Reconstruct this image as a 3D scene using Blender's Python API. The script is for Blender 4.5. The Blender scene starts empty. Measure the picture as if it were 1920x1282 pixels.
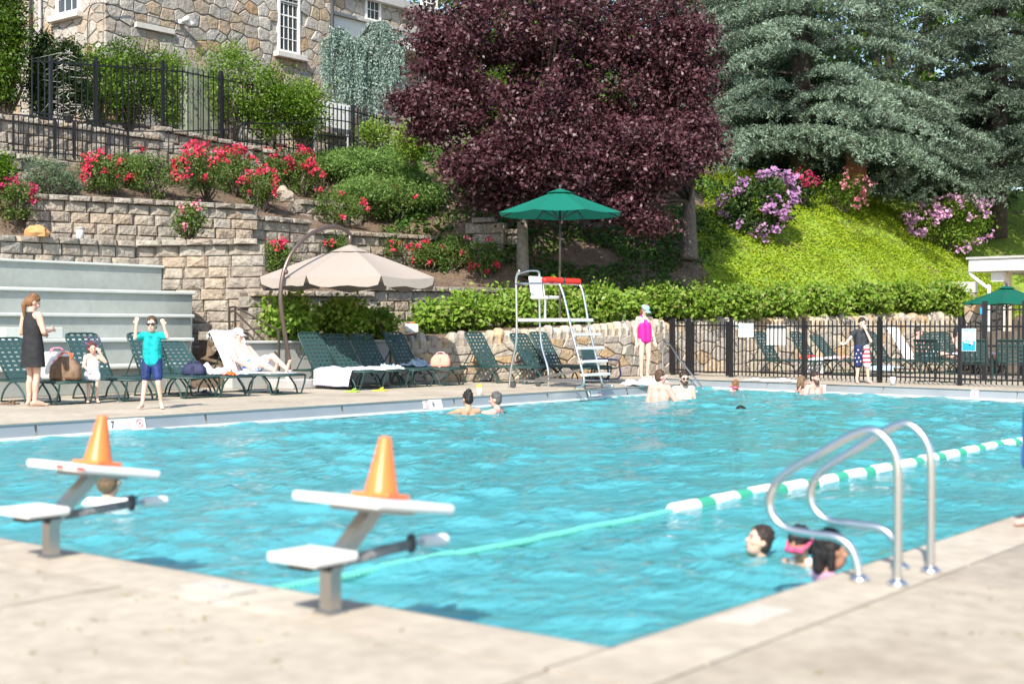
import bpy, bmesh, math, random
import numpy as np
from mathutils import Vector, Matrix, Quaternion
R = math.radians
sc = bpy.context.scene
col = sc.collection

# ---------------------------------------------------------------- camera
F_PX, YAW, PITCH, ROLL, CAM_H = 2542.84, 0.670817, -0.0113695, 0.00186906, 1.2
fw = Vector((-math.sin(YAW)*math.cos(PITCH), math.cos(YAW)*math.cos(PITCH), math.sin(PITCH)))
rt = Vector((math.cos(YAW), math.sin(YAW), 0)); up = rt.cross(fw)
rt, up = rt*math.cos(ROLL)+up*math.sin(ROLL), -rt*math.sin(ROLL)+up*math.cos(ROLL)
CAM = Vector((0, 0, CAM_H))
cd = bpy.data.cameras.new('camera'); cam = bpy.data.objects.new('camera', cd); col.objects.link(cam)
cam.matrix_world = Matrix(((rt.x, up.x, -fw.x, 0), (rt.y, up.y, -fw.y, 0), (rt.z, up.z, -fw.z, CAM_H), (0, 0, 0, 1)))
cd.sensor_width = 36; cd.lens = 36*F_PX/1920; cd.clip_end = 2000; cd.clip_start = .05
cd.dof.use_dof = True; cd.dof.focus_distance = 33; cd.dof.aperture_fstop = 1.7
sc.camera = cam
# ---------------------------------------------------------------- sky, sun, exposure
SUN_EL = R(43); SUN_H = Vector((.40, -.917, 0)).normalized()
w = bpy.data.worlds.new('World'); sc.world = w; w.use_nodes = True
nt = w.node_tree; sky = nt.nodes.new('ShaderNodeTexSky'); sky.sky_type = 'NISHITA'; sky.sun_disc = False
sky.sun_elevation = SUN_EL; sky.sun_rotation = math.atan2(SUN_H.x, SUN_H.y); sky.air_density = 1.0; sky.dust_density = 1.0
nt.links.new(sky.outputs[0], nt.nodes['Background'].inputs[0]); nt.nodes['Background'].inputs[1].default_value = .15
sd = bpy.data.lights.new('sun', 'SUN'); sd.energy = 4.6; sd.angle = R(.53); sd.color = (1, .935, .83)
sun = bpy.data.objects.new('sun', sd); col.objects.link(sun)
sdir = Vector((-SUN_H.x*math.cos(SUN_EL), -SUN_H.y*math.cos(SUN_EL), -math.sin(SUN_EL)))
sun.rotation_euler = sdir.to_track_quat('-Z', 'Y').to_euler(); sun.location = (20, -30, 30)
sc.view_settings.view_transform = 'Standard'; sc.view_settings.look = 'None'
sc.view_settings.exposure = .74; sc.view_settings.gamma = 1; sc.view_settings.use_curve_mapping = False
sc.cycles.max_bounces = 8; sc.cycles.transparent_max_bounces = 24; sc.cycles.caustics_reflective = False; sc.cycles.caustics_refractive = False
sc.cycles.sample_clamp_indirect = 6

# ---------------------------------------------------------------- helpers
def ray(px, py): return fw + rt*((px-960)/F_PX) - up*((py-641)/F_PX)
def at(px, py, d): return CAM + ray(px, py)*d
def onax(px, py, ax, v):
    q = ray(px, py); return CAM + q*((v-CAM[ax])/q[ax])
def onX(px, py, X): return onax(px, py, 0, X)
def onY(px, py, Y): return onax(px, py, 1, Y)
def onZ(px, py, z=0.): return onax(px, py, 2, z)

def tag(o, label=None, cat=None, group=None, kind=None):
    if label: o['label'] = label
    if cat: o['category'] = cat
    if group: o['group'] = group
    if kind: o['kind'] = kind
    return o
def empty(name, loc=(0, 0, 0), rz=0, label=None, cat=None, group=None, kind=None):
    o = bpy.data.objects.new(name, None); col.objects.link(o); o.location = loc; o.rotation_euler = (0, 0, rz)
    o.empty_display_size = .1
    return tag(o, label, cat, group, kind)
def link(name, me, m=None, parent=None, smooth=False):
    if m is not None and len(me.materials) == 0: me.materials.append(MT[m] if isinstance(m, str) else m)
    o = bpy.data.objects.new(name, me); col.objects.link(o)
    if parent is not None: o.parent = parent
    if smooth: me.polygons.foreach_set('use_smooth', [True]*len(me.polygons))
    return o
def copy_tree(o, parent=None):
    c = o.copy(); col.objects.link(c); c.parent = parent
    for ch in list(o.children): copy_tree(ch, c)
    return c
def mesh_np(name, V, Fc):
    """V (n,3), Fc (m,k) same-size faces"""
    V = np.ascontiguousarray(V, np.float32); Fc = np.ascontiguousarray(Fc, np.int32); m, k = Fc.shape
    me = bpy.data.meshes.new(name); me.vertices.add(len(V)); me.vertices.foreach_set('co', V.ravel())
    me.loops.add(m*k); me.loops.foreach_set('vertex_index', Fc.ravel())
    me.polygons.add(m); me.polygons.foreach_set('loop_start', np.arange(0, m*k, k, dtype=np.int32))
    me.polygons.foreach_set('loop_total', np.full(m, k, np.int32))
    me.update(calc_edges=True); return me

class MB:
    def __init__(s): s.v = []; s.f = []
    def add(s, vs, fs):
        n = len(s.v); s.v += [tuple(v) for v in vs]; s.f += [tuple(i+n for i in f) for f in fs]; return s
    def box(s, c, size, rot=None, bev=0):
        x, y, z = (d/2 for d in size); c = Vector(c)
        if bev <= 0:
            vs = [Vector((a*x, b*y, e*z)) for e in (-1, 1) for b in (-1, 1) for a in (-1, 1)]
            fs = [(0, 2, 3, 1), (4, 5, 7, 6), (0, 1, 5, 4), (2, 6, 7, 3), (0, 4, 6, 2), (1, 3, 7, 5)]
        else:
            bm = bmesh.new(); bmesh.ops.create_cube(bm, size=2)
            for v in bm.verts: v.co = Vector((v.co.x*x, v.co.y*y, v.co.z*z))
            bmesh.ops.bevel(bm, geom=list(bm.edges), offset=bev, segments=2, affect='EDGES', profile=.5)
            vs = [v.co.copy() for v in bm.verts]; fs = [tuple(v.index for v in f.verts) for f in bm.faces]; bm.free()
        if rot is not None: vs = [rot @ v for v in vs]
        return s.add([v+c for v in vs], fs)
    def bar(s, a, b, wd, th, upv=(0, 0, 1)):
        a, b = Vector(a), Vector(b); d = b-a; L = d.length; d.normalize(); sx = d.cross(Vector(upv))
        if sx.length < 1e-4: sx = d.cross(Vector((1, 0, 0)))
        sx.normalize(); uz = sx.cross(d)
        return s.box((a+b)/2, (L, wd, th), Matrix((d, sx, uz)).transposed())
    def tube(s, pts, r, n=8, cap=True, closed=False):
        pts = [Vector(p) for p in pts]; m = len(pts); rs = r if isinstance(r, (list, tuple)) else [r]*m
        rings = []; prev = None
        for i, p in enumerate(pts):
            if closed: t = pts[(i+1) % m]-pts[i-1]
            else: t = (pts[min(i+1, m-1)]-pts[max(i-1, 0)])
            t.normalize()
            if prev is None:
                a = t.cross(Vector((0, 0, 1)))
                if a.length < .05: a = t.cross(Vector((1, 0, 0)))
            else: a = prev - t*prev.dot(t)
            a.normalize(); prev = a; b = t.cross(a)
            rings.append([p+(a*math.cos(2*math.pi*k/n)+b*math.sin(2*math.pi*k/n))*rs[i] for k in range(n)])
        return s.rings(rings, cap, closed)
    def rings(s, rings, cap=True, closed=False):
        n = len(rings[0]); m = len(rings); vs = [v for r in rings for v in r]; fs = []
        for i in range(m if closed else m-1):
            j = (i+1) % m
            for k in range(n):
                l = (k+1) % n; fs.append((i*n+k, i*n+l, j*n+l, j*n+k))
        if cap and not closed: fs += [tuple(range(n-1, -1, -1)), tuple((m-1)*n+k for k in range(n))]
        return s.add(vs, fs)
    def lathe(s, prof, c=(0, 0, 0), n=16, cap=True, rot=None):
        c = Vector(c); rr = []
        for (r, z) in prof:
            ring = [Vector((r*math.cos(2*math.pi*k/n), r*math.sin(2*math.pi*k/n), z)) for k in range(n)]
            if rot is not None: ring = [rot @ v for v in ring]
            rr.append([v+c for v in ring])
        return s.rings(rr, cap)
    def ell(s, c, r, n=12, m=8, rot=None):
        c = Vector(c); rr = []
        for i in range(m+1):
            a = math.pi*i/m; q = max(math.sin(a), .02)
            ring = [Vector((r[0]*q*math.cos(2*math.pi*k/n), r[1]*q*math.sin(2*math.pi*k/n), -r[2]*math.cos(a))) for k in range(n)]
            if rot is not None: ring = [rot @ v for v in ring]
            rr.append([v+c for v in ring])
        return s.rings(rr)
    def cap(s, a, ra, b, rb, n=10):
        """tapered capsule"""
        a, b = Vector(a), Vector(b); d = b-a; L = d.length
        if L < 1e-5: return s.ell(a, (ra, ra, ra))
        d.normalize(); pts = []; rs = []
        for i in range(4):
            t = (i+.15)/4*math.pi/2; pts.append(a-d*ra*math.cos(t)); rs.append(ra*math.sin(t))
        pts.append(a); rs.append(ra); pts.append(b); rs.append(rb)
        for i in range(3, -1, -1):
            t = (i+.15)/4*math.pi/2; pts.append(b+d*rb*math.cos(t)); rs.append(rb*math.sin(t))
        return s.tube(pts, rs, n)
    def mesh(s, name):
        me = bpy.data.meshes.new(name); me.from_pydata(s.v, [], s.f); me.update(); return me
    def build(s, name, m, parent=None, smooth=False):
        return link(name, s.mesh(name), m, parent, smooth)
def arc(pts, k=6):
    """Catmull-Rom through pts"""
    P = [Vector(p) for p in pts]; out = []
    for i in range(len(P)-1):
        p0, p1, p2, p3 = P[max(i-1, 0)], P[i], P[i+1], P[min(i+2, len(P)-1)]
        for j in range(k):
            t = j/k; out.append(.5*((2*p1)+(p2-p0)*t+(2*p0-5*p1+4*p2-p3)*t*t+(3*p1-p0-3*p2+p3)*t**3))
    out.append(P[-1]); return out

# ---------------------------------------------------------------- materials
MT = {}
def mat(name, c, rough=.6, metal=0, palette=None, island=False, nscale=0, namt=.2, bump=0, bscale=30, transl=0, spec=.4, n2=None, n3=None):
    m = bpy.data.materials.new(name); m.use_nodes = True; t = m.node_tree; N = t.nodes.new; L = t.links.new
    b = t.nodes['Principled BSDF']; b.inputs['Roughness'].default_value = rough; b.inputs['Metallic'].default_value = metal
    b.inputs['Specular IOR Level'].default_value = spec
    geo = N('ShaderNodeNewGeometry'); out = None
    if palette:
        rp = N('ShaderNodeValToRGB'); e = rp.color_ramp.elements; k = len(palette)
        while len(e) < k: e.new(.5)
        for i, pc in enumerate(palette): e[i].position = i/(k-1); e[i].color = (*pc, 1)
        if island: L(geo.outputs['Random Per Island'], rp.inputs[0])
        else:
            oi = N('ShaderNodeObjectInfo'); L(oi.outputs['Random'], rp.inputs[0])
        out = rp.outputs[0]
    else:
        rgb = N('ShaderNodeRGB'); rgb.outputs[0].default_value = (*c, 1); out = rgb.outputs[0]
    def noise(sc_, det=5):
        n = N('ShaderNodeTexNoise'); n.inputs['Scale'].default_value = sc_; n.inputs['Detail'].default_value = det; L(geo.outputs['Position'], n.inputs['Vector']); return n
    if nscale:
        n = noise(nscale); mr = N('ShaderNodeMapRange'); mr.inputs[1].default_value = .25; mr.inputs[2].default_value = .75
        mr.inputs[3].default_value = 1-namt; mr.inputs[4].default_value = 1+namt; L(n.outputs[0], mr.inputs[0])
        mx = N('ShaderNodeMix'); mx.data_type = 'RGBA'; mx.blend_type = 'MULTIPLY'; mx.inputs[0].default_value = 1
        L(out, mx.inputs[6]); L(mr.outputs[0], mx.inputs[7]); out = mx.outputs[2]
    if n2:   # second colour in patches: (colour, scale, low, high)
        n = noise(n2[1], 8); mr = N('ShaderNodeMapRange'); mr.inputs[1].default_value = n2[2]; mr.inputs[2].default_value = n2[3]; L(n.outputs[0], mr.inputs[0])
        mx = N('ShaderNodeMix'); mx.data_type = 'RGBA'; L(mr.outputs[0], mx.inputs[0]); L(out, mx.inputs[6]); mx.inputs[7].default_value = (*n2[0], 1); out = mx.outputs[2]
    if n3:   # fine speckle: (scale, amount)
        n = noise(n3[0], 4); mr = N('ShaderNodeMapRange'); mr.inputs[1].default_value = .3; mr.inputs[2].default_value = .7; mr.inputs[3].default_value = 1-n3[1]; mr.inputs[4].default_value = 1+n3[1]; L(n.outputs[0], mr.inputs[0])
        mx = N('ShaderNodeMix'); mx.data_type = 'RGBA'; mx.blend_type = 'MULTIPLY'; mx.inputs[0].default_value = 1; L(out, mx.inputs[6]); L(mr.outputs[0], mx.inputs[7]); out = mx.outputs[2]
    L(out, b.inputs['Base Color'])
    if bump:
        n = noise(bscale, 6); bp = N('ShaderNodeBump'); bp.inputs['Strength'].default_value = 1; bp.inputs['Distance'].default_value = bump; L(n.outputs[0], bp.inputs['Height']); L(bp.outputs[0], b.inputs['Normal'])
    if transl:
        tr = N('ShaderNodeBsdfTranslucent'); L(out, tr.inputs[0]); ms = N('ShaderNodeMixShader'); ms.inputs[0].default_value = transl
        L(b.outputs[0], ms.inputs[1]); L(tr.outputs[0], ms.inputs[2]); L(ms.outputs[0], t.nodes['Material Output'].inputs[0])
    MT[name] = m; return m

mat('concrete', (.5, .4, .3), .85, palette=[(.385, .335, .262), (.43, .375, .298), (.40, .348, .272), (.44, .388, .312)], nscale=.9, namt=.14, bump=.004, bscale=60, n2=((.30, .25, .19), .8, .50, .74), n3=(9, .13))
mat('concrete_shaded', (.36, .31, .25), .7, nscale=1.1, namt=.16, bump=.004, bscale=60, n2=((.26, .215, .16), .75, .45, .66), n3=(9, .16))  # right deck: tree shade painted in as a darker concrete colour
mat('concrete_edge', (.43, .375, .30), .8, nscale=2.2, namt=.12, bump=.003, bscale=70, n2=((.52, .475, .40), .9, .52, .70), n3=(9, .12))
mat('ground', (.30, .27, .22), .9, nscale=.3, namt=.25)
mat('mulch', (.13, .09, .062), .95, nscale=14, namt=.5, bump=.03, bscale=25, n2=((.20, .145, .10), 3, .5, .7))
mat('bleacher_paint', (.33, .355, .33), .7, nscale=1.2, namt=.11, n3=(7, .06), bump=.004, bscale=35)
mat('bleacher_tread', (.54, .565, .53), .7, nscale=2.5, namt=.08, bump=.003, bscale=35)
mat('grey_wall', (.42, .43, .41), .8, nscale=1.1, namt=.08, bump=.004, bscale=35)
BLK = [(.25, .215, .175), (.31, .27, .22), (.36, .325, .275), (.28, .25, .21), (.37, .325, .265), (.34, .27, .20), (.27, .245, .215)]
mat('block', (.4, .35, .3), .95, palette=BLK, nscale=9, namt=.3, bump=.05, bscale=14, n2=((.17, .15, .125), 2.2, .56, .78))
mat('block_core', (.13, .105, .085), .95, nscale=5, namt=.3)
STN = [(.42, .36, .28), (.36, .33, .29), (.50, .44, .35), (.45, .31, .17), (.32, .28, .25), (.46, .40, .32), (.40, .36, .31), (.50, .38, .25)]
mat('rubble', (.4, .35, .3), .9, palette=STN, nscale=8, namt=.25, bump=.03, bscale=14)
mat('mortar', (.40, .34, .265), .95, nscale=6, namt=.2, bump=.02, bscale=22)
BST = [(.34, .315, .28), (.41, .38, .335), (.29, .28, .265), (.37, .29, .20), (.36, .345, .32), (.45, .415, .36), (.31, .285, .25), (.38, .255, .15), (.39, .36, .315)]
mat('facade_stone', (.4, .36, .3), .9, palette=BST, nscale=5, namt=.22, bump=.04, bscale=9)
mat('facade_mortar', (.35, .325, .285), .95, nscale=5, namt=.15, bump=.02, bscale=20)
mat('sill', (.55, .53, .48), .8, nscale=4, namt=.12)
mat('white_trim', (.78, .78, .76), .5)
mat('glass_dark', (.05, .055, .06), .08, spec=.8)
mat('steel', (.72, .72, .70), .27, 1)
mat('steel_satin', (.50, .485, .46), .34, 1)
mat('gutter_steel', (.44, .46, .45), .36, .6, nscale=1.5, namt=.1)
mat('gutter_lip', (.80, .80, .78), .45)
mat('black_metal', (.012, .012, .014), .4, spec=.5)
mat('rail_brown', (.05, .04, .035), .45)
mat('pool_floor', (.62, .88, .90), .6, nscale=.5, namt=.05)
mat('pool_tile', (.02, .06, .12), .5)
mat('white_plastic', (.80, .80, .78), .4, nscale=5, namt=.05, bump=.002, bscale=120, n2=((.58, .56, .52), 6, .60, .80))
mat('cone_orange', (.90, .20, .05), .36, nscale=5, namt=.1, n2=((.55, .13, .05), 11, .62, .78))
mat('red_foam', (.80, .035, .02), .5)
mat('red_tag', (.55, .04, .03), .5)
mat('dark_grey', (.06, .065, .07), .5)
mat('arm_grey', (.15, .155, .165), .45)
mat('letter_dark', (.03, .03, .035), .6)
mat('letter_blue', (.16, .40, .55), .6)
mat('sign_blue', (.02, .33, .72), .5)
mat('sign_red', (.55, .08, .08), .5)
mat('sign_white', (.82, .82, .82), .5)
mat('worn_tile', (.50, .46, .40), .7, nscale=6, namt=.1)
mat('cover_base', (.20, .29, .03), .9, nscale=5, namt=.35, bump=.05, bscale=18, n2=((.15, .11, .06), 1.1, .56, .70))
mat('letter_faint', (.45, .46, .47), .6)
mat('rope_green', (.05, .36, .24), .4)
mat('rope_pale', (.14, .52, .42), .4)
mat('rope_white', (.82, .82, .80), .4)
mat('float_red', (.65, .10, .08), .4)
mat('chair_green', (.022, .060, .055), .45)
mat('strap_green', (.034, .078, .078), .42)
mat('fabric_green', (.0, .155, .105), .75, transl=.18, nscale=30, namt=.04)
mat('fabric_green_dark', (.0, .10, .065), .75, transl=.15, nscale=30, namt=.04)
mat('fabric_tan', (.40, .345, .30), .85, transl=.15, nscale=30, namt=.04)
mat('pole_brown', (.17, .125, .105), .35, .6)
mat('base_grey', (.42, .41, .40), .8, nscale=4, namt=.1)
mat('towel_white', (.84, .83, .84), .95, nscale=25, namt=.05, bump=.006, bscale=90)
mat('towel_stripe', (.72, .71, .76), .95, nscale=25, namt=.05)
mat('towel_lilac', (.70, .68, .85), .95, nscale=9, namt=.15)
mat('towel_blue', (.42, .56, .72), .95, nscale=12, namt=.2)
mat('towel_pink', (.75, .45, .45), .95, nscale=9, namt=.2)
mat('towel_red', (.68, .06, .05), .95)
mat('bag_brown', (.18, .11, .065), .6, nscale=18, namt=.4)
mat('bag_white', (.74, .72, .70), .7)
mat('bag_pink', (.75, .30, .38), .7)
mat('bag_salmon', (.72, .33, .25), .8)
mat('bag_navy', (.02, .025, .07), .7)
mat('orange_cloth', (.80, .17, .05), .8)
mat('lime_plastic', (.35, .55, .05), .5)
mat('yellow_plastic', (.80, .62, .05), .5)
mat('cup_grey', (.60, .64, .68), .3)
mat('rock_orange', (.50, .27, .11), .9, nscale=4, namt=.3, bump=.03, bscale=9)
mat('brick', (.36, .12, .075), .9, nscale=9, namt=.2)
mat('cabinet_green', (.235, .26, .20), .55, nscale=3, namt=.08)
mat('cream_wall', (.62, .54, .42), .85, nscale=2, namt=.06)
mat('bark', (.16, .13, .105), .95, nscale=10, namt=.35, bump=.05, bscale=12)
mat('bark_pale', (.30, .26, .21), .95, nscale=8, namt=.35, bump=.04, bscale=12)
mat('bark_dark', (.07, .055, .045), .95, nscale=8, namt=.3, bump=.04, bscale=12)
def leafmat(n, pal, tr=.35, rough=.5, spec=.35): return mat(n, (0, 0, 0), rough, palette=pal, island=True, transl=tr, spec=spec)
leafmat('leaf_plum', [(.032, .008, .012), (.056, .015, .021), (.095, .030, .038), (.070, .019, .027), (.150, .066, .078), (.042, .010, .016), (.190, .100, .112)], .25, .45, .4)
leafmat('leaf_cedar', [(.14, .205, .14), (.21, .29, .205), (.28, .37, .275), (.18, .255, .175), (.12, .175, .115), (.34, .43, .335)], .28)
leafmat('leaf_cedar_dark', [(.075, .115, .075), (.12, .17, .115), (.17, .225, .16), (.105, .15, .10), (.06, .095, .06), (.21, .27, .20)], .28)
leafmat('leaf_weeping', [(.26, .36, .31), (.33, .43, .38), (.22, .32, .27), (.40, .50, .44)], .2)
leafmat('leaf_hedge', [(.13, .25, .018), (.19, .33, .025), (.09, .18, .02), (.27, .41, .05), (.16, .29, .02), (.34, .46, .10), (.24, .22, .05)], .4)
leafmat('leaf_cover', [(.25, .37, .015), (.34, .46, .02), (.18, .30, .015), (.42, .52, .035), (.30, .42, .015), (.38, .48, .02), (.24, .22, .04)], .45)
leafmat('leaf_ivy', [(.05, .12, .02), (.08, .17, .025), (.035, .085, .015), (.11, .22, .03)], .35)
leafmat('leaf_shrub', [(.085, .18, .012), (.13, .25, .015), (.06, .12, .01), (.18, .31, .02)], .35)
leafmat('leaf_lightshrub', [(.14, .25, .03), (.20, .33, .04), (.10, .18, .02), (.25, .38, .06)], .4)
leafmat('leaf_dark', [(.022, .05, .012), (.035, .07, .015), (.015, .035, .008), (.06, .11, .015)], .3)
leafmat('leaf_arbor', [(.05, .11, .008), (.09, .17, .012), (.03, .07, .006), (.14, .23, .015)], .3)
leafmat('leaf_rose', [(.09, .17, .03), (.13, .23, .04), (.06, .12, .025), (.18, .28, .06), (.16, .12, .04)], .35)
leafmat('leaf_juniper', [(.16, .28, .07), (.22, .36, .09), (.12, .22, .05), (.28, .43, .12)], .35)
leafmat('leaf_sage', [(.13, .19, .10), (.18, .25, .14), (.09, .14, .07)], .3)
leafmat('leaf_rhodo', [(.03, .07, .015), (.05, .10, .02), (.02, .045, .01), (.08, .15, .025)], .25)
leafmat('leaf_tree', [(.07, .15, .015), (.12, .24, .02), (.04, .09, .01), (.17, .32, .03)], .4)
leafmat('petal_red', [(.55, .02, .06), (.66, .035, .13), (.60, .06, .05), (.42, .012, .05), (.72, .09, .20)], .3, .6)
leafmat('petal_pink', [(.75, .22, .30), (.80, .35, .40), (.68, .12, .22)], .3, .6)
leafmat('petal_purple', [(.40, .19, .40), (.48, .26, .47), (.34, .15, .35), (.54, .33, .52)], .3, .6)
leafmat('petal_lilac', [(.66, .35, .58), (.74, .45, .66), (.58, .26, .52)], .3, .6)
leafmat('petal_dark', [(.40, .02, .09), (.50, .05, .13)], .3, .6)
leafmat('grass_litter', [(.44, .36, .15), (.36, .31, .17), (.50, .42, .20), (.33, .26, .16)], .2)
# water: fresnel reflection over a tinted, partly refracting body
m = bpy.data.materials.new('pool_water'); m.use_nodes = True; t = m.node_tree; N = t.nodes.new; L = t.links.new
t.nodes.remove(t.nodes['Principled BSDF']); geo = N('ShaderNodeNewGeometry')
mp = N('ShaderNodeMapping'); mp.inputs['Rotation'].default_value = (0, 0, R(-128)); mp.inputs['Scale'].default_value = (1.35, .7, 1); L(geo.outputs['Position'], mp.inputs[0])
n1 = N('ShaderNodeTexNoise'); n1.inputs['Scale'].default_value = 7; n1.inputs['Detail'].default_value = 5; n1.inputs['Distortion'].default_value = .6; L(mp.outputs[0], n1.inputs['Vector'])
bp = N('ShaderNodeBump'); bp.inputs['Distance'].default_value = .032; L(n1.outputs[0], bp.inputs['Height'])
fr = N('ShaderNodeFresnel'); fr.inputs[0].default_value = 1.38; L(bp.outputs[0], fr.inputs[1])
gl = N('ShaderNodeBsdfGlossy'); gl.inputs['Roughness'].default_value = .05; L(bp.outputs[0], gl.inputs['Normal'])
rf = N('ShaderNodeBsdfRefraction'); rf.inputs['IOR'].default_value = 1.33; rf.inputs['Roughness'].default_value = .02; rf.inputs[0].default_value = (.72, .96, .975, 1); L(bp.outputs[0], rf.inputs['Normal'])
tp = N('ShaderNodeBsdfTransparent'); tp.inputs[0].default_value = (.66, .955, .97, 1)
m1 = N('ShaderNodeMixShader'); m1.inputs[0].default_value = .45; L(tp.outputs[0], m1.inputs[1]); L(rf.outputs[0], m1.inputs[2])
df = N('ShaderNodeBsdfDiffuse'); df.inputs[0].default_value = (.15, .70, .78, 1); L(bp.outputs[0], df.inputs['Normal'])
m0 = N('ShaderNodeMixShader'); m0.inputs[0].default_value = .45; L(m1.outputs[0], m0.inputs[1]); L(df.outputs[0], m0.inputs[2])
m2 = N('ShaderNodeMixShader'); L(fr.outputs[0], m2.inputs[0]); L(m0.outputs[0], m2.inputs[1]); L(gl.outputs[0], m2.inputs[2]); L(m2.outputs[0], t.nodes['Material Output'].inputs[0])
MT['pool_water'] = m
# ================================================================ SETTING
XR, YN, XL, WZ = -2.86, 4.21, -15.07, -.2
XA, YA = -16.9, 25.3                                   # step alcove in the far corner
def YF(x): return 26.9-.12*(x+15)
def prism(mb, poly, z0, z1):
    n = len(poly); vs = [(p[0], p[1], z0) for p in poly]+[(p[0], p[1], z1) for p in poly]
    mb.add(vs, [tuple(range(n-1, -1, -1)), tuple(range(n, 2*n))]+[(i, (i+1) % n, n+(i+1) % n, n+i) for i in range(n)]); return mb
def rect(x0, x1, y0, y1): return [(x0, y0), (x1, y0), (x1, y1), (x0, y1)]
# ground sheet with the pool cut out
gb = MB(); B = 900
for (x0, x1, y0, y1) in ((-B, B, -B, YN), (-B, XA, YN, 27.2), (XR, B, YN, 27.2), (-B, B, 27.2, B)):
    gb.add([(x0, y0, -.06), (x1, y0, -.06), (x1, y1, -.06), (x0, y1, -.06)], [(0, 1, 2, 3)])
tag(gb.build('ground', 'ground'), kind='structure')
# pool basin
pool = empty('pool_basin', (0, 0, 0), kind='structure')
outl = [(XR, YN), (XR, YF(XR)), (XA, YF(XA)), (XA, YA), (XL, YA), (XL, YN)]
pb = MB(); FZ = -1.75
pb.add([(*p, FZ) for p in outl], [tuple(range(5, -1, -1))])
for i in range(6):
    a, b = outl[i], outl[(i+1) % 6]; pb.add([(*a, FZ), (*b, FZ), (*b, -.16), (*a, -.16)], [(0, 1, 2, 3)])
pb.build('basin_shell', 'pool_floor', pool)
for k in range(6):
    x = -4.13-2.13*k
    if x < XL+.15: break
    MB().add([(x-.2, YN+1.2, FZ+.004), (x+.2, YN+1.2, FZ+.004), (x+.2, 24.6, FZ+.004), (x-.2, 24.6, FZ+.004)], [(0, 1, 2, 3)]).build('lane_marking', 'pool_tile', pool)
for k in range(4):
    MB().box((XA+.3+.42*k, (YA+YF(XA))/2, FZ+(1.35-.32*k)/2), (.42, YF(XA)-YA-.02, 1.35-.32*k)).build('step', 'pool_floor', pool)
# deck slabs
deck = empty('pool_deck', (0, 0, 0), kind='structure')
def slab(poly, m='concrete', nm='slab', g=.010):
    cx = sum(p[0] for p in poly)/len(poly); cy = sum(p[1] for p in poly)/len(poly)
    q = []
    for (x, y) in poly:
        q.append((x-math.copysign(g, x-cx), y-math.copysign(g, y-cy)))
    return prism(MB(), q, -.12, random.uniform(-.002, .002)).build(nm, m, deck)
random.seed(4)
EW = .42
xs = [XL, -13.2, -11.1, -8.95, -6.83, -4.7, XR]
for i in range(6): slab(rect(xs[i], xs[i+1], YN-EW, YN), 'concrete_edge', 'edge_slab')
slab(rect(XR, XR+EW, YN-EW, YN), 'concrete_edge', 'edge_slab')
ys = [YN+2.6*k for k in range(9)]+[YF(XR)]
for i in range(len(ys)-1): slab(rect(XR, XR+EW, ys[i], ys[i+1]), 'concrete_edge', 'edge_slab')
ys = [YN-EW]+[YN+2.35*k for k in range(1, 9)]+[YA-.4]
for i in range(len(ys)-1): slab(rect(XL-.35, XL, ys[i], ys[i+1]), 'concrete_edge', 'edge_slab')
slab(rect(XL-.35, XL, YA-.4, YA), 'concrete_edge', 'edge_slab'); slab(rect(XA, XL-.35, YA-.4, YA), 'concrete_edge', 'edge_slab')
for i in range(5):
    a, b = XA+(XR-XA)*i/5, XA+(XR-XA)*(i+1)/5
    slab([(a, YF(a)), (b, YF(b)), (b, YF(b)+.4), (a, YF(a)+.4)], 'concrete_edge', 'edge_slab')
for i in range(9):                                      # near and right decks
    for j in range(5):
        x0 = -17.6+2.46*i; y1 = YN-EW-2.4*j; slab(rect(x0, x0+2.46, y1-2.4, y1))
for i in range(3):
    for j in range(10): slab(rect(XR+EW+2.5*i, XR+EW+2.5*i+2.5, YN-EW+2.5*j, YN-EW+2.5*j+2.5), 'concrete_shaded' if j > 0 else 'concrete')
for j in range(10):                                     # left deck
    y0 = YN-EW+2.35*j; y1 = min(y0+2.35, YA-.4)
    if y0 >= YA-.45: break
    slab(rect(-18.2, XL-.35, y0, y1)); slab(rect(-21.2, -18.2, y0, y1))
slab(rect(-18.9, XA, YA-.4, 29.0)); slab(rect(-21.2, -18.9, YA-.4, 29.0))
for i in range(6):
    a, b = XA+(XR+5-XA)*i/6, XA+(XR+5-XA)*(i+1)/6
    slab([(a, YF(a)+.4), (b, YF(b)+.4), (b, 29), (a, 29)])
for i in range(7):
    for j in range(5): slab(rect(-20+3.2*i, -16.8+3.2*i, 29+2.8*j, 31.8+2.8*j))
# stainless gutter
gut = empty('pool_gutter', (0, 0, 0), kind='structure')
def gutter(a, b, n, nsg):
    a, b = Vector((*a, 0)), Vector((*b, 0)); n = Vector((*n, 0)).normalized()
    for i in range(nsg):
        p = a.lerp(b, i/nsg+.0008); q = a.lerp(b, (i+1)/nsg-.0008)
        MB().add([p+Vector((0, 0, -.022)), q+Vector((0, 0, -.022)), q+n*.05+Vector((0, 0, -.17)), p+n*.05+Vector((0, 0, -.17))], [(0, 1, 2, 3)]).build('panel', 'gutter_steel', gut)
    MB().bar(a+n*.045+Vector((0, 0, -.182)), b+n*.045+Vector((0, 0, -.182)), .09, .034).build('lip', 'gutter_lip', gut)
    MB().bar(a+n*.006+Vector((0, 0, -.014)), b+n*.006+Vector((0, 0, -.014)), .02, .016).build('top_trim', 'steel_satin', gut)
gutter((XL, YN), (XL, YA), (1, 0), 8); gutter((XR, YF(XR)), (XA, YF(XA)), (-.12, -1), 5)
gutter((XR, YN), (XR, YF(XR)), (-1, 0), 8); gutter((XL, YN), (XR, YN), (0, 1), 4)
gutter((XA, YA), (XA, YF(XA)), (1, 0), 1); gutter((XL, YA), (XA, YA), (0, 1), 1)
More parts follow.
